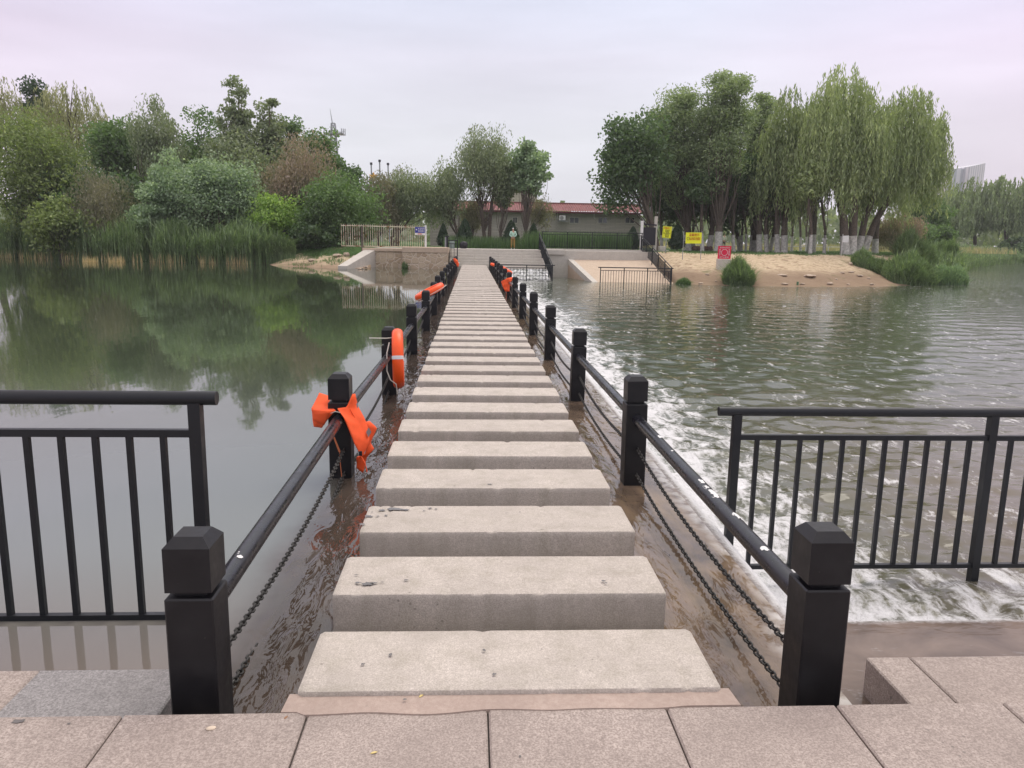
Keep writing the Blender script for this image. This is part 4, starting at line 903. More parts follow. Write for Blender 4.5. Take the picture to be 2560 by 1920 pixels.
for q in (a,b): m.obox((q.x,100.2,1),(q.x,100.2,a.z),.08,.08)
obj('crossbar',m,M['dark'],st)
def frame(label,x0,x1,y0,Y,ys_):
    a=at(x0,y0,Y); b=at(x1,y0,Y); r_=empty('scaffold_frame',(a.x,Y,1)); tag(r_,label,'frame','bare metal frames behind the trees'); m=MB()
    m.obox((a.x,Y,1),(a.x,Y,a.z),.07,.07); m.obox((b.x,Y,1),(b.x,Y,a.z),.09,.09); obj('upright',m,M['steel'],r_); m=MB()
    for y in ys_: z=at(x0,y,Y).z; m.obox((a.x,Y,z),(b.x,Y,z),.07,.08)
    obj('crossbar',m,M['steel'],r_)
frame('empty rectangular metal frame rising above the grey shrubs left of centre',1014,1047,435,100,(435,442,449))
frame('metal frame half hidden in the willow above the left end of the red roof',1124,1160,440,95,(440,454,467,474))
tw2,t_=lattice('steel_trestle','slanting steel trestle behind the right end of the red roof',1562,462,90,5.4,2.2,1,nseg=5,r=.05)
# far white tower blocks
for (x0,x1,y0,Y,lb_) in ((2374,2482,410,270,'wide pale high rise block with vertical stripes above the far right willows'),(2329,2373,424,300,'narrower pale high rise block left of the striped one behind the big willow')):
    a=at(x0,y0,Y); b=at(x1,y0,Y); r_=empty('tower_block',((a.x+b.x)/2,Y,0)); tag(r_,lb_,'building','pale high rise blocks on the horizon')
    w_=b.x-a.x; o=obj('facade',MB().box(a.x,a.x+w_*.35,Y,Y+22,0,a.z-1.5).add([(a.x+w_*.35,Y-3,0),(b.x,Y+4,0),(b.x,Y+24,0),(a.x+w_*.35,Y+24,0),(a.x+w_*.35,Y-3,a.z-1),(b.x,Y+4,a.z+1),(b.x,Y+24,a.z+1),(a.x+w_*.35,Y+24,a.z-1)],[(3,2,1,0),(4,5,6,7),(0,1,5,4),(1,2,6,5),(2,3,7,6),(3,0,4,7)]),M['tower_block'],r_)
# yellow park pavilion glimpsed through the middle trees
c=at(1290,470,92); pv=empty('pavilion',(c.x,92,1)); tag(pv,'cream pavilion glimpsed behind the poplar above the red roof','building')
obj('wall',MB().box(at(1238,470,92).x,at(1343,470,92).x,92,97,1,at(1290,470,92).z),plain('cream wall',(.50,.46,.36),.8),pv); obj('roof',MB().bbox(at(1234,470,92).x,at(1347,470,92).x,91.5,97.5,at(1290,470,92).z,at(1290,464,92).z,.1),M['concrete'],pv)
# ------------------------------------------------------------------ vegetation
def unit(a): return a/np.maximum(np.linalg.norm(a,axis=1,keepdims=True),1e-9)
def leaves(c,L,Wd,rs,ax=None,spread=1.0,droop=0):
    n=len(c); a=rs.normal(size=(n,3))
    if ax is not None: a=unit(a)*spread+ax
    a=unit(a); b=unit(np.cross(a,rs.normal(size=(n,3)))); l=(L*rs.uniform(.6,1.3,n))[:,None]/2; w=(Wd*rs.uniform(.7,1.2,n))[:,None]/2
    return np.stack([c-a*l,c+b*w-a*l*.1,c+a*l,c-b*w-a*l*.1],1)
def limb(m,p,q,r0,r1,rr,bend=.15,n=5,seg=6):
    p=Vector(p);q=Vector(q); L=(q-p).length; off=Vector((rr.uniform(-1,1),rr.uniform(-1,1),rr.uniform(0,.8)))*L*bend
    pts=[p.lerp(q,i/n)+off*math.sin(math.pi*i/n) for i in range(n+1)]; m.tube(pts,[r0+(r1-r0)*i/n for i in range(n+1)],seg,cap=False); return pts
def tree(name,label,px,Y,top,w,leafmat,style='broad',cb=.25,n=9000,seed=0,group=None,cat='tree',lsize=(.20,.11),trunkpx=None,white=0,clump=None,nc=46,bark='bark',tr=None,cbpx=None,depth=None,base=None,forks=1,dens=.5):
    rs=np.random.RandomState(seed+11); rr=random.Random(seed+5)
    n=int(n*1.45); nc=int(nc*1.35); lsize=(lsize[0]*1.25,lsize[1]*1.3)
    if style=='poplar': nc=int(nc*1.9)
    if style!='conifer': w=w*1.12
    if style in('willow','broad','poplar','feathery'): top-=(600-top)*.075
    tx=at(trunkpx if trunkpx else px,600,Y).x; gz=terr(tx,Y) if base is None else base; c0=at(px,top,Y); cx=c0.x; zt=c0.z; H=zt-gz; rx=w*Y/F/2; ry=(depth or rx*.85)
    zb=gz+H*cb; root=empty(name,(tx,Y,gz)); tag(root,label,cat,group)
    rz=(zt-zb)/2; cz=(zt+zb)/2
    # lobed envelope
    ld=unit(rs.normal(size=(9,3))); la=rs.uniform(-.28,.18,9)*(.45 if style=='willow' else 1)
    def env(d): return 1+ (np.maximum(0,d@ld.T)**4)@la
    trk=MB(); tr=tr or max(.07,H*.022); th=zb+(zt-zb)*.35
    if style=='willow': th=zb+(zt-zb)*.45
    roots=[(tx+(f-(forks-1)/2)*tr*2.2,Y+(f%2)*tr) for f in range(forks)]
    spine=[]
    for f,(x0,y0) in enumerate(roots):
        hx=cx+(f-(forks-1)/2)*rx*.55 if forks>1 else cx
        mid=[Vector((x0,y0,gz-.2)),Vector((x0,y0,gz+.25)),Vector((x0*.8+hx*.2+rr.uniform(-.1,.1),y0,gz+(th-gz)*.35)),Vector((x0*.45+hx*.55+rr.uniform(-.2,.2),y0,gz+(th-gz)*.7)),Vector((hx,Y,th)),Vector((hx+rr.uniform(-.3,.3),Y,zt-(zt-zb)*.18))]
        trk.tube(mid,[tr*1.5,tr*1.15,tr*.95,tr*.75,tr*.55,tr*.12],9,cap=False); spine.append(mid)
    if style in('broad','feathery','poplar'):
        d=unit(rs.normal(size=(nc,3))); r=rs.uniform(0,1,nc)**dens
        if style=='poplar': d[:,2]*=1.0
        P=d*(r*env(d))[:,None]*np.array([rx,ry,rz])*.86+np.array([cx,Y,cz])
        cl=max((clump or 0)*1.2,.34*min(rx,rz*1.3),.6 if H>5 else .3)*(.62 if style=='poplar' else 1)
        per=n//nc; allc=[]
        for i,p in enumerate(P):
            k=int(per*rs.uniform(.5,1.5)); q=rs.normal(size=(k,3)); q=q*.56; q=q*np.minimum(1,1.12/np.maximum(.01,np.linalg.norm(q,axis=1,keepdims=True))); 
            s=cl*rs.uniform(.65,1.35); q=q*np.array([s*1.15,s*1.15,s*.72])
            if style=='feathery': q=q*np.array([.8,.8,1.7])
            allc.append(p+q)
            sp=spine[i%len(spine)]
            if i%2==0 and (p[2]>gz+H*.15):
                f0=rr.uniform(.25,.8); 
                zz=gz+(p[2]-gz)*rr.uniform(.45,.8); j=min(4,max(1,int(5*(zz-gz)/(zt-gz)))); s0=sp[j].lerp(sp[j+1] if j<5 else sp[5],.5) if j<5 else sp[4]
                limb(trk,s0,p,min(.07,tr*.24),.012,rr,.12,4,5)
        A=np.concatenate(allc); A=A[A[:,2]>gz+.05]
        ax=None
        if style=='feathery': ax=np.array([0,0,1.2]); V=leaves(A,lsize[0],lsize[1],rs,ax,.8)
        else: V=leaves(A,lsize[0],lsize[1],rs,np.array([0,0,-.25]),1)
    elif style=='conifer':
        t=rs.uniform(0,1,n)**.75; z=zb+(zt-zb)*t; rad=rx*np.maximum(.04,(1-t)**.62)*np.where(t<.2,t/.2*.45+.55,1)
        th_=rs.uniform(0,6.283,n); lob=1+.18*np.sin(th_*5+z*3)+.12*rs.normal(size=n); rr_=rad*lob*rs.uniform(.25,1,n)**.4
        A=np.stack([cx+rr_*np.cos(th_),Y+rr_*np.sin(th_),z],1); V=leaves(A,lsize[0],lsize[1],rs,np.array([0,0,1.1]),.7)
    elif style=='willow':
        ns=max(60,n//26); d=unit(rs.normal(size=(ns,3))); d[:,2]=np.abs(d[:,2])*.95; r=rs.uniform(.25,1,ns)**.55
        S=d*(r*env(d))[:,None]*np.array([rx*.92,ry*.92,(zt-zb)*.62])+np.array([cx,Y,zb+(zt-zb)*.38])
        # clump the strands into boughs
        nb_=38; bd_=unit(rs.normal(size=(nb_,3))); bd_[:,2]=np.abs(bd_[:,2]); B=bd_*np.array([rx*.8,ry*.8,(zt-zb)*.56])*rs.uniform(.55,1,(nb_,1))*env(bd_)[:,None]+np.array([cx,Y,zb+(zt-zb)*.38])
        idx=np.argmin(((S[:,None]-B[None])**2).sum(2),1); S=S*.74+B[idx]*.26+rs.normal(size=S.shape)*.18
        L=(S[:,2]-zb)*rs.uniform(.25,1.0,ns)*.80*(.78+.22*np.sin(3.1*np.arctan2(S[:,1]-Y,S[:,0]-cx)+seed))+.5; out=unit((S-np.array([cx,Y,0]))*np.array([1,1,0])+1e-6)
        allc=[];ax=[]
        for i in range(ns):
            k=max(5,int(L[i]/.17)); t=np.linspace(0,1,k)[:,None]; bow=.25+.35*rs.rand(); 
            p=S[i]+out[i]*bow*np.sin(t*1.9)*.55-np.array([0,0,1])*L[i]*t**1.25+rs.normal(size=(k,3))*np.array([.06,.06,.05]); allc.append(p)
        A=np.concatenate(allc); A=A[A[:,2]>gz+.9]; V=leaves(A,lsize[0],lsize[1],rs,np.array([0,0,-1.5]),.75)
        for i,b in enumerate(B):
            if i<20:
                sp=spine[i%len(spine)]; limb(trk,sp[3].lerp(sp[4],rr.random()),b,min(.11,tr*.32),.015,rr,.14,5,6)
    crown=npmesh('crown',V,LF[leafmat],root); 
    t_=obj('trunk',trk,M[bark],root,smooth=True)
    if white:
        m=MB()
        for f,(x0,y0) in enumerate(roots):
            sp=spine[f]; q=sp[1].lerp(sp[2],min(1,white/max(.1,(sp[2].z-sp[1].z)))); m.tube([sp[0],sp[1],q],[tr*1.5+.012,tr*1.15+.012,tr*1.02+.012],9,cap=False)
        obj('whitewash_band',m,M['whitewash'],root,smooth=True)
    return root
gL='trees and shrubs on the left bank'
tree('willow','brownish drooping willow at the far left edge above the yellow green tree',-15,74,192,230,'willowbrown','willow',.35,9000,1,gL,lsize=(.30,.07))
tree('willow','tall olive brown willow between the dark crown and the green feathery trees',160,73,212,210,'willowbrown','willow',.3,12000,2,gL,lsize=(.30,.07))
tree('dark_tree','dark blue green crown poking out above the far left willows',85,78,203,80,'juniper','broad',.45,6000,3,gL,lsize=(.22,.12),nc=60,clump=.5)
tree('leafy_tree','large yellow green round tree at the left edge above the reeds',75,59,268,250,'olive','broad',.02,15000,4,gL,nc=70,lsize=(.20,.09))
tree('leafy_tree','rich green flat topped tree right of the far left willows',285,67,280,165,'green','broad',.1,11000,5,gL,lsize=(.24,.11),nc=50)
tree('leafy_tree','dark grey green pointed tree between two flat topped green ones',380,64,240,120,'grey','feathery',.1,10000,6,gL,nc=44,lsize=(.2,.08))
tree('leafy_tree','rich green flat topped tree behind the silvery poplars',487,68,282,190,'green','broad',.1,11000,7,gL,lsize=(.24,.11),nc=52)
tree('poplar','tallest sparse poplar of the left bank, its left leader against the sky',590,64,203,100,'grey','poplar',.30,4200,8,gL,nc=34,lsize=(.20,.15),clump=.55,dens=.8)
tree('poplar','sparse poplar leader right of the tallest one against the sky',668,64.5,222,100,'grey','poplar',.3,4200,9,gL,nc=30,lsize=(.20,.15),clump=.6,dens=.8)
tree('leafy_tree','grey green leafy tree filling below the two poplar leaders',620,63,320,200,'grey','broad',.05,11000,10,gL,nc=50)
tree('leafy_tree','green tree right of the poplars with a ragged top',722,66,285,95,'green','broad',.15,7500,11,gL,nc=34)
tree('leafy_tree','rounded dark green tree in front of the radio mast',800,64,308,110,'green','broad',.15,8500,12,gL,nc=34,lsize=(.22,.12))
tree('leafy_tree','small dark green tree right of the radio mast above the bright shrub',868,64,402,60,'dark','broad',.2,4000,13,gL,nc=20)
tree('poplar_shrub','pale silvery green young poplar, left and narrower of the pair above the reeds',415,57,372,100,'silver','feathery',.05,8500,14,gL,nc=40,lsize=(.16,.11))
tree('poplar_shrub','wide pale silvery green poplar clump at the middle of the left bank',545,56.5,380,180,'silver','broad',.08,15000,15,gL,nc=70,lsize=(.16,.11),clump=.75)
tree('poplar_shrub','low silvery green shrub left of the young poplars over the reeds',362,55.5,466,85,'silver','broad',.1,5000,16,gL,nc=26,lsize=(.16,.11))
tree('tamarisk','dusty pink flowering tamarisk above the bright green shrubs',745,58.5,370,185,'pink','feathery',.12,15000,17,gL,nc=60,lsize=(.16,.06))
tree('shrub','small bright yellow green shrub below the pink tamarisk',690,55,474,112,'bright','broad',.1,6500,18,gL,'shrub',nc=34,lsize=(.17,.10))
tree('shrub','broad bright green shrub left of the cream fence',835,55.2,432,180,'green','broad',.03,14000,19,gL,'shrub',nc=60,lsize=(.17,.10))
tree('shrub','brownish twiggy shrub above the reeds at the left',245,57,452,190,'brown','feathery',.05,10000,20,gL,'shrub',nc=46,lsize=(.18,.05))
tree('shrub','low olive shrub behind the reeds left of the brownish one',150,55.8,505,150,'olive','broad',.1,6000,21,gL,'shrub',nc=34)
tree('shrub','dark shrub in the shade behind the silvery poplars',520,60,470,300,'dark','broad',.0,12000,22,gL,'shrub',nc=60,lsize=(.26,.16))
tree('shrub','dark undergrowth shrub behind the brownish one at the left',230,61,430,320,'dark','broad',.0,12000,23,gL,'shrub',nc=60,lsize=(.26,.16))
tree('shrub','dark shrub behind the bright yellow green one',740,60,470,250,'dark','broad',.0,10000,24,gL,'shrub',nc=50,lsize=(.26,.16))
tree('shrub','dark shrub beside the left end of the cream fence',905,57,520,70,'dark','broad',.0,4500,25,gL,'shrub',nc=24)
tree('shrub','low green shrub on the bank left of the cream fence',790,54.2,560,150,'dark','broad',.0,6000,26,gL,'shrub',nc=34)
gM='trees between the cream fence and the steps'
tree('tamarisk','brownish twiggy tree behind the cream fence under the three pale poles',945,60,440,105,'brown','feathery',.2,10000,30,gM,nc=44,lsize=(.16,.06),tr=.06)
tree('tamarisk','grey green spreading tree with dark radiating limbs behind the cream fence',1025,61,440,125,'grey','feathery',.22,10000,31,gM,nc=44,lsize=(.16,.06),trunkpx=980,forks=2,tr=.07)
tree('sapling','thin spindly sapling against the sky left of the empty frame',993,66,412,38,'brown','poplar',.3,700,32,gM,nc=20,lsize=(.16,.07),clump=.35)
tree('willow_tree','olive willow like tree with leaning trunk left of the building',1115,60,425,95,'grey','feathery',.36,6500,33,gM,nc=46,lsize=(.18,.06),trunkpx=1148,tr=.11)
tree('tamarisk','tall feathery grey green tree in front of the red roof',1215,60,340,150,'grey','feathery',.42,9500,34,gM,nc=60,lsize=(.18,.06),trunkpx=1218,tr=.13,forks=2,dens=.6)
tree('tamarisk','brown twiggy small tree low in front of the brick wall',1180,61,500,70,'brown','feathery',.3,2200,35,gM,nc=30,lsize=(.16,.05),tr=.07)
tree('tamarisk','bare looking thin shrub leaning before the brick wall right of the poplar',1352,61,500,70,'brown','feathery',.35,1500,36,gM,nc=24,lsize=(.16,.05),trunkpx=1320,tr=.05)
tree('poplar','blue green poplar with slim pale trunk right of the feathery tree',1325,59,350,110,'silver','poplar',.36,5600,37,gM,nc=40,lsize=(.19,.14),clump=.55,trunkpx=1313,bark='barkgrey',tr=.10,dens=.75)
tree('poplar','slim leaning tree with pale trunk left of the blue green poplar',1262,60,400,60,'grey','poplar',.4,3200,38,gM,nc=24,lsize=(.18,.10),clump=.45,trunkpx=1252,bark='barkgrey',tr=.09)
gJ='clipped junipers round the far steps'
for px,Y,top,w,lb_ in ((1162,57.5,548,46,'dark cone shaped juniper behind the black bag'),(1278,58,552,48,'dark cone shaped juniper behind the person in the mint jacket'),(1334,57.8,560,33,'small dark green pear shaped juniper left of the stair railing'),(1583,57,568,40,'dark round juniper behind the right end of the terrace fence'),(1694,60,562,44,'dark juniper between the two yellow signs'),(1108,59,560,30,'dark low juniper left of the leaning trunk')):
    tree('juniper',lb_,px,Y,top,w,'juniper','conifer',.08,4500,int(px),gJ,'shrub',lsize=(.12,.05),tr=.06)
gR='trees of the right bank grove'
tree('leafy_tree','dark green tree at the left end of the right grove overhanging the gate',1590,59,268,150,'dark','broad',.22,11000,40,gR,trunkpx=1642,nc=50,lsize=(.22,.13),clump=.95)
tree('leafy_tree','grey green tall tree second from the left in the right grove',1705,62,218,150,'willowgrey','broad',.22,15000,41,gR,trunkpx=1720,white=1.0,nc=66,lsize=(.22,.08),tr=.22)
tree('leafy_tree','tallest grey green tree of the right grove rising to a pointed top',1822,60,158,140,'willowgrey','broad',.26,16000,42,gR,trunkpx=1797,white=1.25,nc=70,lsize=(.22,.08),tr=.27)
tree('leafy_tree','grey green tree right behind the tallest one',1905,66,204,95,'willowgrey','broad',.3,9000,43,gR,trunkpx=1890,white=1,nc=40,lsize=(.22,.08))
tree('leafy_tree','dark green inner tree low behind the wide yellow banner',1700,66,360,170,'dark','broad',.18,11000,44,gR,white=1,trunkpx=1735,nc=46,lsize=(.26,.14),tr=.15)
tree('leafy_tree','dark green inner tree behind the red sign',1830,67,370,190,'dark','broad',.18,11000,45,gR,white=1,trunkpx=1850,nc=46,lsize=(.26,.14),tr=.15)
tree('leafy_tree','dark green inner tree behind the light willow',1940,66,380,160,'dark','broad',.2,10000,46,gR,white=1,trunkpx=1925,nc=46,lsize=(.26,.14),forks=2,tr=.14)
tree('leafy_tree','mid green low tree between the banner and the red sign',1800,63,330,120,'olive','broad',.35,7000,47,gR,trunkpx=1775,white=1,nc=36)
tree('willow','light green willow left of the big leaning willow',1985,60,222,185,'willow','willow',.10,20000,50,gR,trunkpx=1962,white=1.1,lsize=(.30,.07),tr=.24)
tree('willow','huge light green weeping willow with several whitewashed trunks by the white board',2125,57,165,250,'willow','willow',.12,32000,51,gR,trunkpx=2126,white=1.15,lsize=(.30,.07),forks=2,tr=.30)
tree('willow','wide weeping willow crown leaning out to the right over the reeds',2275,58.5,222,238,'willow','willow',.16,30000,52,gR,trunkpx=2158,white=1.1,lsize=(.30,.07),forks=2,tr=.24)
tree('willow','smaller weeping willow behind the huge one',2060,66,225,200,'willowgrey','willow',.2,14000,53,gR,trunkpx=2030,white=1.2,lsize=(.32,.08))
tree('willow','low hanging willow skirt right behind the white board',2215,66,330,190,'willow','willow',.15,12000,54,gR,trunkpx=2190,white=1,lsize=(.32,.08))
# slim whitewashed trunks among the grove
k_=0
for px,Y,w,topy,lb_ in ((1655,64,.10,470,'behind the upright yellow sign'),(1757,60,.13,420,'just right of the wide banner'),(1836,61,.12,400,'right of the red sign'),(1855,66,.09,430,'first of the thin ones right of the red sign'),(1866,63,.08,430,'second of the thin ones right of the red sign'),(1878,66,.09,430,'third of the thin ones right of the red sign'),(1900,61,.20,380,'dark and stout, left of the dense trunk group'),(1918,61,.14,380,'beside the stout dark trunk'),(1945,60,.18,380,'in the middle of the dense trunk group'),(1981,74,.10,430,'far back on the lawn, left'),(2003,76,.10,430,'far back on the lawn, middle'),(2018,78,.09,430,'far back on the lawn, right'),(2028,56,.11,400,'slender and straight at the sand edge'),(2063,58,.10,400,'bent and slim right of the straight slender one')):
    gx=at(px,600,Y).x; r_=tree('young_tree','slim whitewashed tree trunk %s'%lb_,px,Y,topy,70,'dark' if px<1960 else 'willow','broad',.5,1800,60+k_,'slim trees with whitewashed trunks',nc=16,lsize=(.26,.12),white=1.15,tr=w); k_+=1
gF='willows across the water at the right'
for i,(px,Y,top,w,lb_) in enumerate(((2375,134,475,150,'leftmost far willow below the high rise blocks'),(2440,137,440,180,'rounded far willow under the striped high rise'),(2520,134,440,190,'far willow at the right edge of the water'),(2590,133,440,150,'far willow cut by the right picture edge'),(2330,95,480,110,'green tree between the leaning willow and the far willows'))):
    tree('willow' if i<4 else 'leafy_tree',lb_,px,Y,top,w,'willowgrey' if i<4 else 'green','willow' if i<4 else 'broad',.1,11000,80+i,gF,lsize=(.5,.17),white=1.0 if i<4 else 0)
tree('tamarisk','pinkish brown tamarisk behind the tall reed clump at the right',2245,68,548,150,'pink','feathery',.05,9000,90,gR,nc=44,lsize=(.18,.06))
tree('shrub','dark green layered shrub below the far right willows',2335,85,560,130,'green','broad',.02,6000,91,gR,'shrub',nc=34,lsize=(.25,.14))
tree('shrub','dark hedge like shrub on the far right shore',2555,128,590,130,'dark','broad',.0,6000,92,gF,'shrub',nc=34,lsize=(.4,.25))
tree('shrub','low hedge on the far right shore under the willows',2450,128,618,190,'grey','broad',.0,6000,93,gF,'shrub',nc=34,lsize=(.4,.25))
# reeds and grasses -------------------------------------------------
def blades(P,H,rs,w=.035,lean=.25,seg=3,curl=.35):
    n=len(P); th=rs.uniform(0,6.283,n); d=np.stack([np.cos(th),np.sin(th),np.zeros(n)],1); s=np.stack([-np.sin(th+rs.normal(size=n)*.6),np.cos(th),np.zeros(n)],1)
    le=(lean*rs.normal(size=n)*.6)[:,None]; cu=(curl*np.abs(rs.normal(size=n)))[:,None]; Q=[]
    for k in range(seg+1):
        t=k/seg; p=P+np.array([0,0,1])*(H[:,None]*(t-.18*t*t*cu))+d*H[:,None]*(le*t+cu*t**2.4*.55); ww=w*(1-.85*t**1.5); Q.append((p-s*ww/2,p+s*ww/2))
    V=[np.stack([Q[k][0],Q[k][1],Q[k+1][1],Q[k+1][0]],1) for k in range(seg)]
    return np.concatenate(V)
def leafy_reed(P,H,rs,w=.04,nl=4):
    V=[blades(P,H,rs,w*.6,.12,3,.12)]
    for _ in range(nl):
        f=rs.uniform(.3,.9,len(P)); Pn=P+np.array([0,0,1])*(H*f)[:,None]; V.append(blades(Pn,H*.32*rs.uniform(.6,1.3,len(P)),rs,w,.55,2,.9))
    return np.concatenate(V)
rs=np.random.RandomState(4)
def scatter(n,x0,x1,fy,rs):
    x=rs.uniform(x0,x1,n); y=np.array([fy(a) for a in x]); return x,y
n=9500; x=rs.uniform(-46,-11.5,n); dd=rs.uniform(0,1,n)**.8*3.2; y=np.array([interp(a,SHL) for a in x])+dd-.1; y=np.where(x>-14.2,np.maximum(y,52.1)+.2,y)
patchy=np.array([noise.noise(Vector((a*.55,b*.4,0))) for a,b in zip(x,y)]); keep=patchy>-.45; x,y,patchy=x[keep],y[keep],patchy[keep]
z=np.array([max(terr(a,b),ZU-.05) for a,b in zip(x,y)]); H=(1.9+.9*patchy+.35*rs.normal(size=len(x))+ .25*np.sin(x*.8))*np.clip((-9-x)/6,.35,1)
H=np.clip(H,.6,3.4)
o=npmesh('reed_bed',leafy_reed(np.stack([x,y,z],1),H,rs,.055,4),LF['reed'],None); tag(o,'tall green reed bed lining the still pool along the left bank','reeds',kind='stuff')
for i,(px,lb_) in enumerate(((222,'left clump of pale dry reed stubble at the foot of the reed bed'),(289,'right clump of pale dry reed stubble at the foot of the reed bed'))):
    p=at(px,655,1); q=onz(px,656,ZU); m=150; rs=np.random.RandomState(i); P=np.stack([q.x+rs.uniform(-.42,.42,m),q.y+rs.uniform(0,.6,m)-.1,np.full(m,ZU-.03)],1)
    o=npmesh('reed_stubble',blades(P,.38*rs.uniform(.35,1.3,m),rs,.025,.25,2,.3),LF['straw'],None,org=Vector((q.x,q.y,ZU))); tag(o,lb_,'reeds','dry reed stubble clumps')
n=800; x=rs.uniform(-40,-13.5,n); y=np.array([interp(a,SHL) for a in x])+rs.uniform(-.35,.25,n); kk=np.array([noise.noise(Vector((a*.9,0,0))) for a in x])>-.12; x,y=x[kk],y[kk]
o=npmesh('dry_reed_stems',blades(np.stack([x,y,np.full(len(x),ZU-.03)],1),.5*rs.uniform(.5,1.5,len(x)),rs,.03,.3,2,.2),LF['straw'],None); tag(o,'pale dry stems at the water edge of the left reed bed','reeds',kind='stuff')
n=6000; x=rs.uniform(34,100,n); y=np.array([interp(a,SHR) for a in x])+rs.uniform(-.6,4.5,n); z=np.array([max(terr(a,b),ZD-.05) for a,b in zip(x,y)]); H=np.clip(1.5+.8*np.array([noise.noise(Vector((a*.3,b*.3,0))) for a,b in zip(x,y)]),.5,3)*rs.uniform(.6,1.2,n)
o=npmesh('shore_reeds',leafy_reed(np.stack([x,y,z],1),H,rs,.11,2),LF['reed'],None); tag(o,'band of green reeds along the receding right shore','reeds',kind='stuff')
gC='green reed clumps on the right bank'
def clump(name,label,px,py,Y,wpx,hpx,mat='reed',n=2600,seed=0,cat='reeds',group=gC,w=.05,nl=3,zbase=None):
    rs=np.random.RandomState(seed); c=at(px,py,Y); gx=c.x; gz=zbase if zbase is not None else terr(gx,Y); rx=wpx*Y/F/2; H=max(.3,at(px,py-hpx,Y).z-gz)
    a=rs.uniform(0,6.283,n); r=rs.uniform(0,1,n)**.55; P=np.stack([gx+rx*.8*r*np.cos(a),Y+rx*.55*r*np.sin(a),np.zeros(n)],1)
    P[:,2]=[max(terr(b,d_),ZD-.1) if zbase is None else zbase for b,d_ in P[:,:2]]
    lb=np.array([1+.55*noise.noise(Vector((b*1.1,d_*1.1,seed))) for b,d_ in P[:,:2]]); h=H*np.sqrt(np.maximum(.10,1-.85*r*r))*rs.uniform(.55,1.1,n)*lb; V=leafy_reed(P,h,rs,w,nl); V=np.concatenate([V,blades(P[:n//2],h[:n//2]*1.05,rs,w,.8,3,.9)])
    o=npmesh(name,V,LF[mat],None,org=Vector((gx,Y,gz))); tag(o,label,cat,group); return o
clump('reed_clump','tall rounded green reed clump between the big willow and the water, highest one',2286,645,57,125,62,'reed',3200,1)
clump('reed_clump','rounded reed clump right of the highest one, further back',2368,650,63,78,45,'reed',2200,2)
clump('reed_clump','reed clump at the right end of the sand bank below the white board',2175,700,50.5,130,62,'reed',2800,3)
clump('reed_clump','broad reed clump standing at the waterline right of the sand bank',2270,714,48.6,170,68,'reed',3600,4)
clump('reed_clump','thin grey green reeds standing in the water at the right of the broad clump',2370,714,49.5,120,52,'reedgrey',1500,5,zbase=ZD-.05)
clump('grass_bush','dense dark green willow herb bush on the sand near the waterline',1846,712,44.6,98,60,'reed',3800,6,'bush',None,.035,4)
clump('grass_tuft','low bright green grass tuft at the waterline beside the ramp railing',1708,714,44.9,48,17,'grass',900,7,'grass',None,.03,1)
clump('grass_tuft','small green tuft growing at the foot of the rubble retaining wall',1012,668,48.6,20,14,'grass',90,8,'grass',None,.03,1,zbase=ZU)
rs=np.random.RandomState(8); n=9000; x=rs.uniform(-2.0,11.4,n); y=rs.uniform(55.6,60,n); H=.75*rs.uniform(.6,1.3,n)+np.where(x>3.8,.45,0)
o=npmesh('tall_grass',blades(np.stack([x,y,np.full(n,ZT)],1),H,rs,.035,.15,2,.2),LF['grass'],None); tag(o,'tall green grass growing behind the far steps and the terrace fence','grass',kind='stuff')
n=9000; x=rs.uniform(12.5,42,n); y=np.array([interp(a,SHR) for a in x])+7.5+rs.uniform(0,1,n)**1.5*14; H=.10*rs.uniform(.5,1.6,n)
o=npmesh('lawn_grass',blades(np.stack([x,y,[terr(a,b) for a,b in zip(x,y)]],1),H,rs,.03,.3,2,.4),LF['grass'],None); tag(o,'short lawn grass under the right grove','grass',kind='stuff')
n=5000; x=rs.uniform(14,60,n); y=rs.uniform(84,96,n); H=.7*rs.uniform(.5,1.3,n)
o=npmesh('dry_grass',blades(np.stack([x,y,np.full(n,ZT)],1),H,rs,.10,.2,2,.3),LF['drygrass'],None); tag(o,'pale dry grass in the open field behind the right grove','grass',kind='stuff')
n=2500; x=rs.uniform(-13,-7,n); y=np.array([interp(a,SHL) for a in x])+rs.uniform(1.2,6,n); kk=np.array([noise.noise(Vector((a*.8,b*.8,3))) for a,b in zip(x,y)])>-.05; x,y=x[kk],y[kk]; H=.16*rs.uniform(.5,1.6,len(x))
o=npmesh('bank_grass',blades(np.stack([x,y,[terr(a,b) for a,b in zip(x,y)]],1),H,rs,.03,.4,2,.4),LF['grass'],None); tag(o,'patchy green grass on the low sandy spit left of the culvert','grass',kind='stuff')
# distant wood behind everything
rs=np.random.RandomState(21); n=26000; x=rs.uniform(-260,420,n); y=rs.uniform(150,190,n); hh=7+3*np.array([noise.noise(Vector((a*.05,0,0))) for a in x])+1.5*np.array([noise.noise(Vector((a*.25,0,5))) for a in x]); z=.5+hh*rs.uniform(0,1,n)**.7
o=npmesh('far_wood',leaves(np.stack([x,y,z],1),2.2,1.3,rs),LF['grey'],None); tag(o,'distant low wood along the horizon behind both banks','wood',kind='stuff')
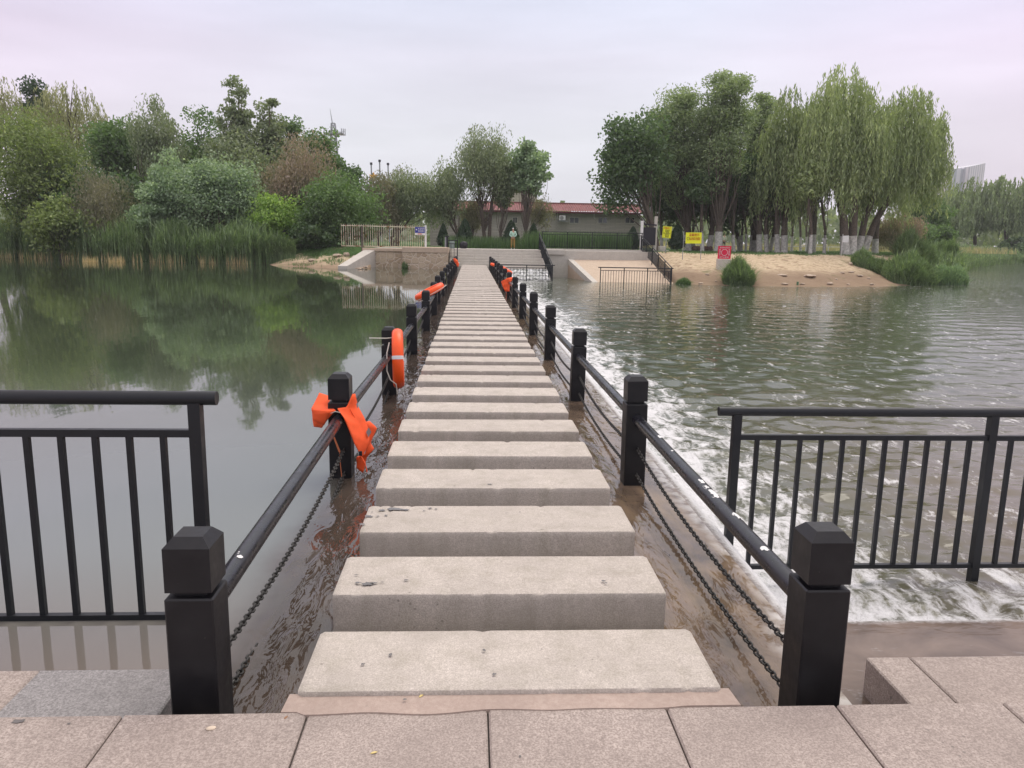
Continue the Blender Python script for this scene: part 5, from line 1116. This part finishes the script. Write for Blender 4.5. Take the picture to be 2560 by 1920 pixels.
# rocks on the banks
gK='rocks scattered on the banks'
def rock(px,py,Y,w,h,lb_,seed,zb=None):
    c=at(px,py,Y); s=Y/F; gz=terr(c.x,Y) if zb is None else zb; o=obj('rock',MB().rock((c.x,Y,gz+h*s*.35),w*s/2,w*s*.4,h*s*.62,seed),M['rock'],smooth=40,org=Vector((c.x,Y,gz))); tag(o,lb_,'rock',gK)
rock(887,640,50.2,17,13,'large rounded pale boulder nearest the culvert wing',1); rock(866,642,50.6,16,9,'flat topped pale rock left of the large boulder',2); rock(845,644,50.8,26,8,'long low pale rock ledge on the sandy spit',3)
rock(915,660,47.6,9,5,'small pale stone at the foot of the culvert wing',4,ZU+.05); rock(899,668,46.4,10,4,'small flat stone at the waterline below the culvert wing',5,ZU); rock(780,652,50.6,20,7,'low stone at the left of the sandy spit',6); rock(905,664,47.0,7,5,'tiny stone next to the culvert wing foot',7,ZU)
for i,(px,py,w,h,lb_) in enumerate(((1752,710,13,3.5,'flat pale stone at the waterline left of the bush'),(1790,706,6,4,'small pale stone left of the bush'),(1962,711,18,4,'long pale stone at the waterline right of the bush'),(2006,712,12,4,'pale stone at the waterline near the green bottle bin'),(2075,712,16,6,'pale angular stone at the waterline in the middle of the sand bank'),(2120,713,9,4,'small white stone right of the angular one'),(2126,662,10,7,'round pale stone where the sand meets the reeds'),(1955,690,26,5,'broad half buried pale slab of rock in the sand'),(2025,692,32,6,'largest half buried pale slab in the sand'),(2105,683,14,4,'pale flat stone high on the sand right'),(2128,682,16,4,'pale flat stone next to the reeds'),(2150,691,16,4,'long pale stone on the brown slope'),(2172,697,10,3,'small flat pale stone on the brown slope'),(2180,712,12,4,'pale stone at the right tip of the sand'),(2090,700,8,3,'tiny pale stone on the brown slope'),(1672,706,12,7,'pale stone block at the foot of the ramp railing'),(1768,688,10,5,'pale stone among the weeds above the grass tuft'))):
    q=None
    # find the bank distance at which this pixel meets the ground
    for Yk in np.arange(43.6,56,.1):
        c=at(px,py,Yk)
        if terr(c.x,Yk)>=c.z: q=Yk; break
    rock(px,py,q or 46,w,h,lb_,20+i)
c=at(1994,710,44.6); tag(obj('litter_bin',MB().tube([(c.x,44.6,ZD),(c.x,44.6,ZD+.26)],[.055,.065],10),plain('green plastic',(.12,.22,.12),.6)),'small green cylindrical marker post at the waterline of the sand bank','marker')
m=MB()
for i in range(9): m.rock((at(1735+i*5,628,62).x,62+.3*(i%2),ZT+.2),.22,.25,.2,i)
tag(obj('stone_border',m,plain('reddish brick rubble',(.20,.12,.10),.9),smooth=40),'low reddish stone border on the lawn behind the wide yellow banner','border')
a=at(1880,614,76); b=at(2110,616,76); rl=empty('lawn_rail',(a.x,76,1)); tag(rl,'thin white rail across the back of the lawn','rail'); obj('rail',MB().obox((a.x-6,76,a.z),(b.x+3,76,a.z),.05,.06),M['white'],rl)
for i in range(9): x=a.x-6+(b.x-a.x+9)*i/8; obj('post',MB().box(x-.03,x+.03,75.97,76.03,.8,a.z-.03),M['white'],rl)
# ------------------------------------------------------------------ people
def skin(name,J,E_,mat,parent,org,sub=1):
    me=bpy.data.meshes.new(name); me.from_pydata([tuple(Vector(j[:3])) for j in J],E_,[]); me.materials.append(mat)
    o=bpy.data.objects.new(name,me); C.objects.link(o)
    sm_=o.modifiers.new('skin','SKIN'); sm_.use_smooth_shade=True
    for i,j in enumerate(J): me.skin_vertices[0].data[i].radius=(j[3],j[4] if len(j)>4 else j[3])
    me.skin_vertices[0].data[0].use_root=True
    sb_=o.modifiers.new('sub','SUBSURF'); sb_.levels=sub; sb_.render_levels=sub
    if parent is not None: o.parent=parent
    else: o.location=org
    return o
def person(label,x,Y,z,h,rz,top,bottom,cap,arms='back'):
    s=h/1.72
    J=[(0,0,.95,.13,.10),(0,0,1.15,.125,.095),(0,0,1.38,.15,.095),(0,0,1.50,.05,.05),(0,.0,1.60,.075,.085),(0,0,1.68,.06,.07)]
    E_=[(0,1),(1,2),(2,3),(3,4),(4,5)]
    def chain(st,pts):
        k=st
        for p in pts: J.append(p); E_.append((k,len(J)-1)); k=len(J)-1
    for sd in (-1,1):
        chain(0,[(sd*.095,0,.86,.088),(sd*.105,.0,.48,.058),(sd*.12,.02,.10,.04),(sd*.13,-.12,.04,.035)])
        if arms=='back': chain(2,[(sd*.19,0,1.40,.055),(sd*.27,.06,1.14,.04),(sd*.08,.16,.98,.03),(sd*.02,.17,.96,.035)])
        else: chain(2,[(sd*.19,0,1.40,.055),(sd*.24,.02,1.12,.04),(sd*.23,-.06,.90,.03),(sd*.22,-.08,.82,.035)])
    sc=lambda j:(j[0]*s,j[1]*s,j[2]*s,j[3]*s)+((j[4]*s,) if len(j)>4 else ())
    body=skin('person',[sc(j) for j in J],E_,M['skin'],None,(x,Y,z)); body.rotation_euler=(0,0,rz); tag(body,label,'person')
    G=[(0,0,.93,.17,.13),(0,0,1.15,.155,.12),(0,0,1.40,.175,.12),(0,0,1.47,.075,.07)]; GE=[(0,1),(1,2),(2,3)]
    for sd in (-1,1):
        k=2
        seq=[(sd*.19,0,1.40,.075),(sd*.27,.06,1.14,.058),(sd*.10,.155,.985,.048)] if arms=='back' else [(sd*.19,0,1.40,.075),(sd*.24,.02,1.12,.058),(sd*.23,-.05,.92,.045)]
        for p in seq: G.append(p); GE.append((k,len(G)-1)); k=len(G)-1
    skin('jacket',[sc(j) for j in G],GE,top,body,None)
    G=[(0,0,.94,.15,.115)]; GE=[]
    for sd in (-1,1):
        k=0
        for p in [(sd*.095,0,.84,.105),(sd*.107,0,.48,.075),(sd*.12,.02,.10,.062)]: G.append(p); GE.append((k,len(G)-1)); k=len(G)-1
    skin('trousers',[sc(j) for j in G],GE,bottom,body,None)
    for sd in (-1,1): 
        G=[(sd*.12,.06,.045,.045),(sd*.125,-.06,.04,.045),(sd*.13,-.15,.035,.035)]; skin('shoe',[sc(j) for j in G],[(0,1),(1,2)],M['white'] if cap else M['darkcloth'],body,None)
    G=[(0,.01,1.62,.088,.095),(0,0,1.69,.082,.088),(0,0,1.73,.04,.04)] if cap else [(0,.02,1.64,.082,.085),(0,0,1.70,.075,.075),(0,0,1.73,.04,.04)]
    skin('cap' if cap else 'hair',[sc(j) for j in G],[(0,1),(1,2)],M['white'] if cap else M['darkcloth'],body,None)
    return body
c=at(1282,627,55.5); person('person in mint jacket, tan trousers and white cap standing back turned with hands behind',c.x,55.5,ZT,at(1282,570,55.5).z-ZT,math.pi,M['mint'],M['tan'],True)
c=at(1811,588,85); person('person in pale shirt and dark trousers standing on the path behind the red sign',c.x,85,ZT,1.66,math.pi,M['pale'],M['darkcloth'],False,'side')
c=at(2373,594,100); person('tiny dark clothed person on the far path above the right reed clumps',c.x,100,c.z-1.65,1.65,0,M['darkcloth'],M['darkcloth'],False,'side')

# ------------------------------------------------------------------ thin haze
mb=MB().box(-420,640,-12,505,-3.2,52)
t=NT('thin haze'); pv_=t.n('ShaderNodeVolumePrincipled'); pv_.inputs['Color'].default_value=(.93,.94,.97,1); pv_.inputs['Density'].default_value=.00045; pv_.inputs['Anisotropy'].default_value=.2
t.l(pv_.outputs[0],t.out.inputs['Volume']); hz=obj('haze',mb,t.m); tag(hz,'thin pale summer haze over the river','haze',kind='stuff')
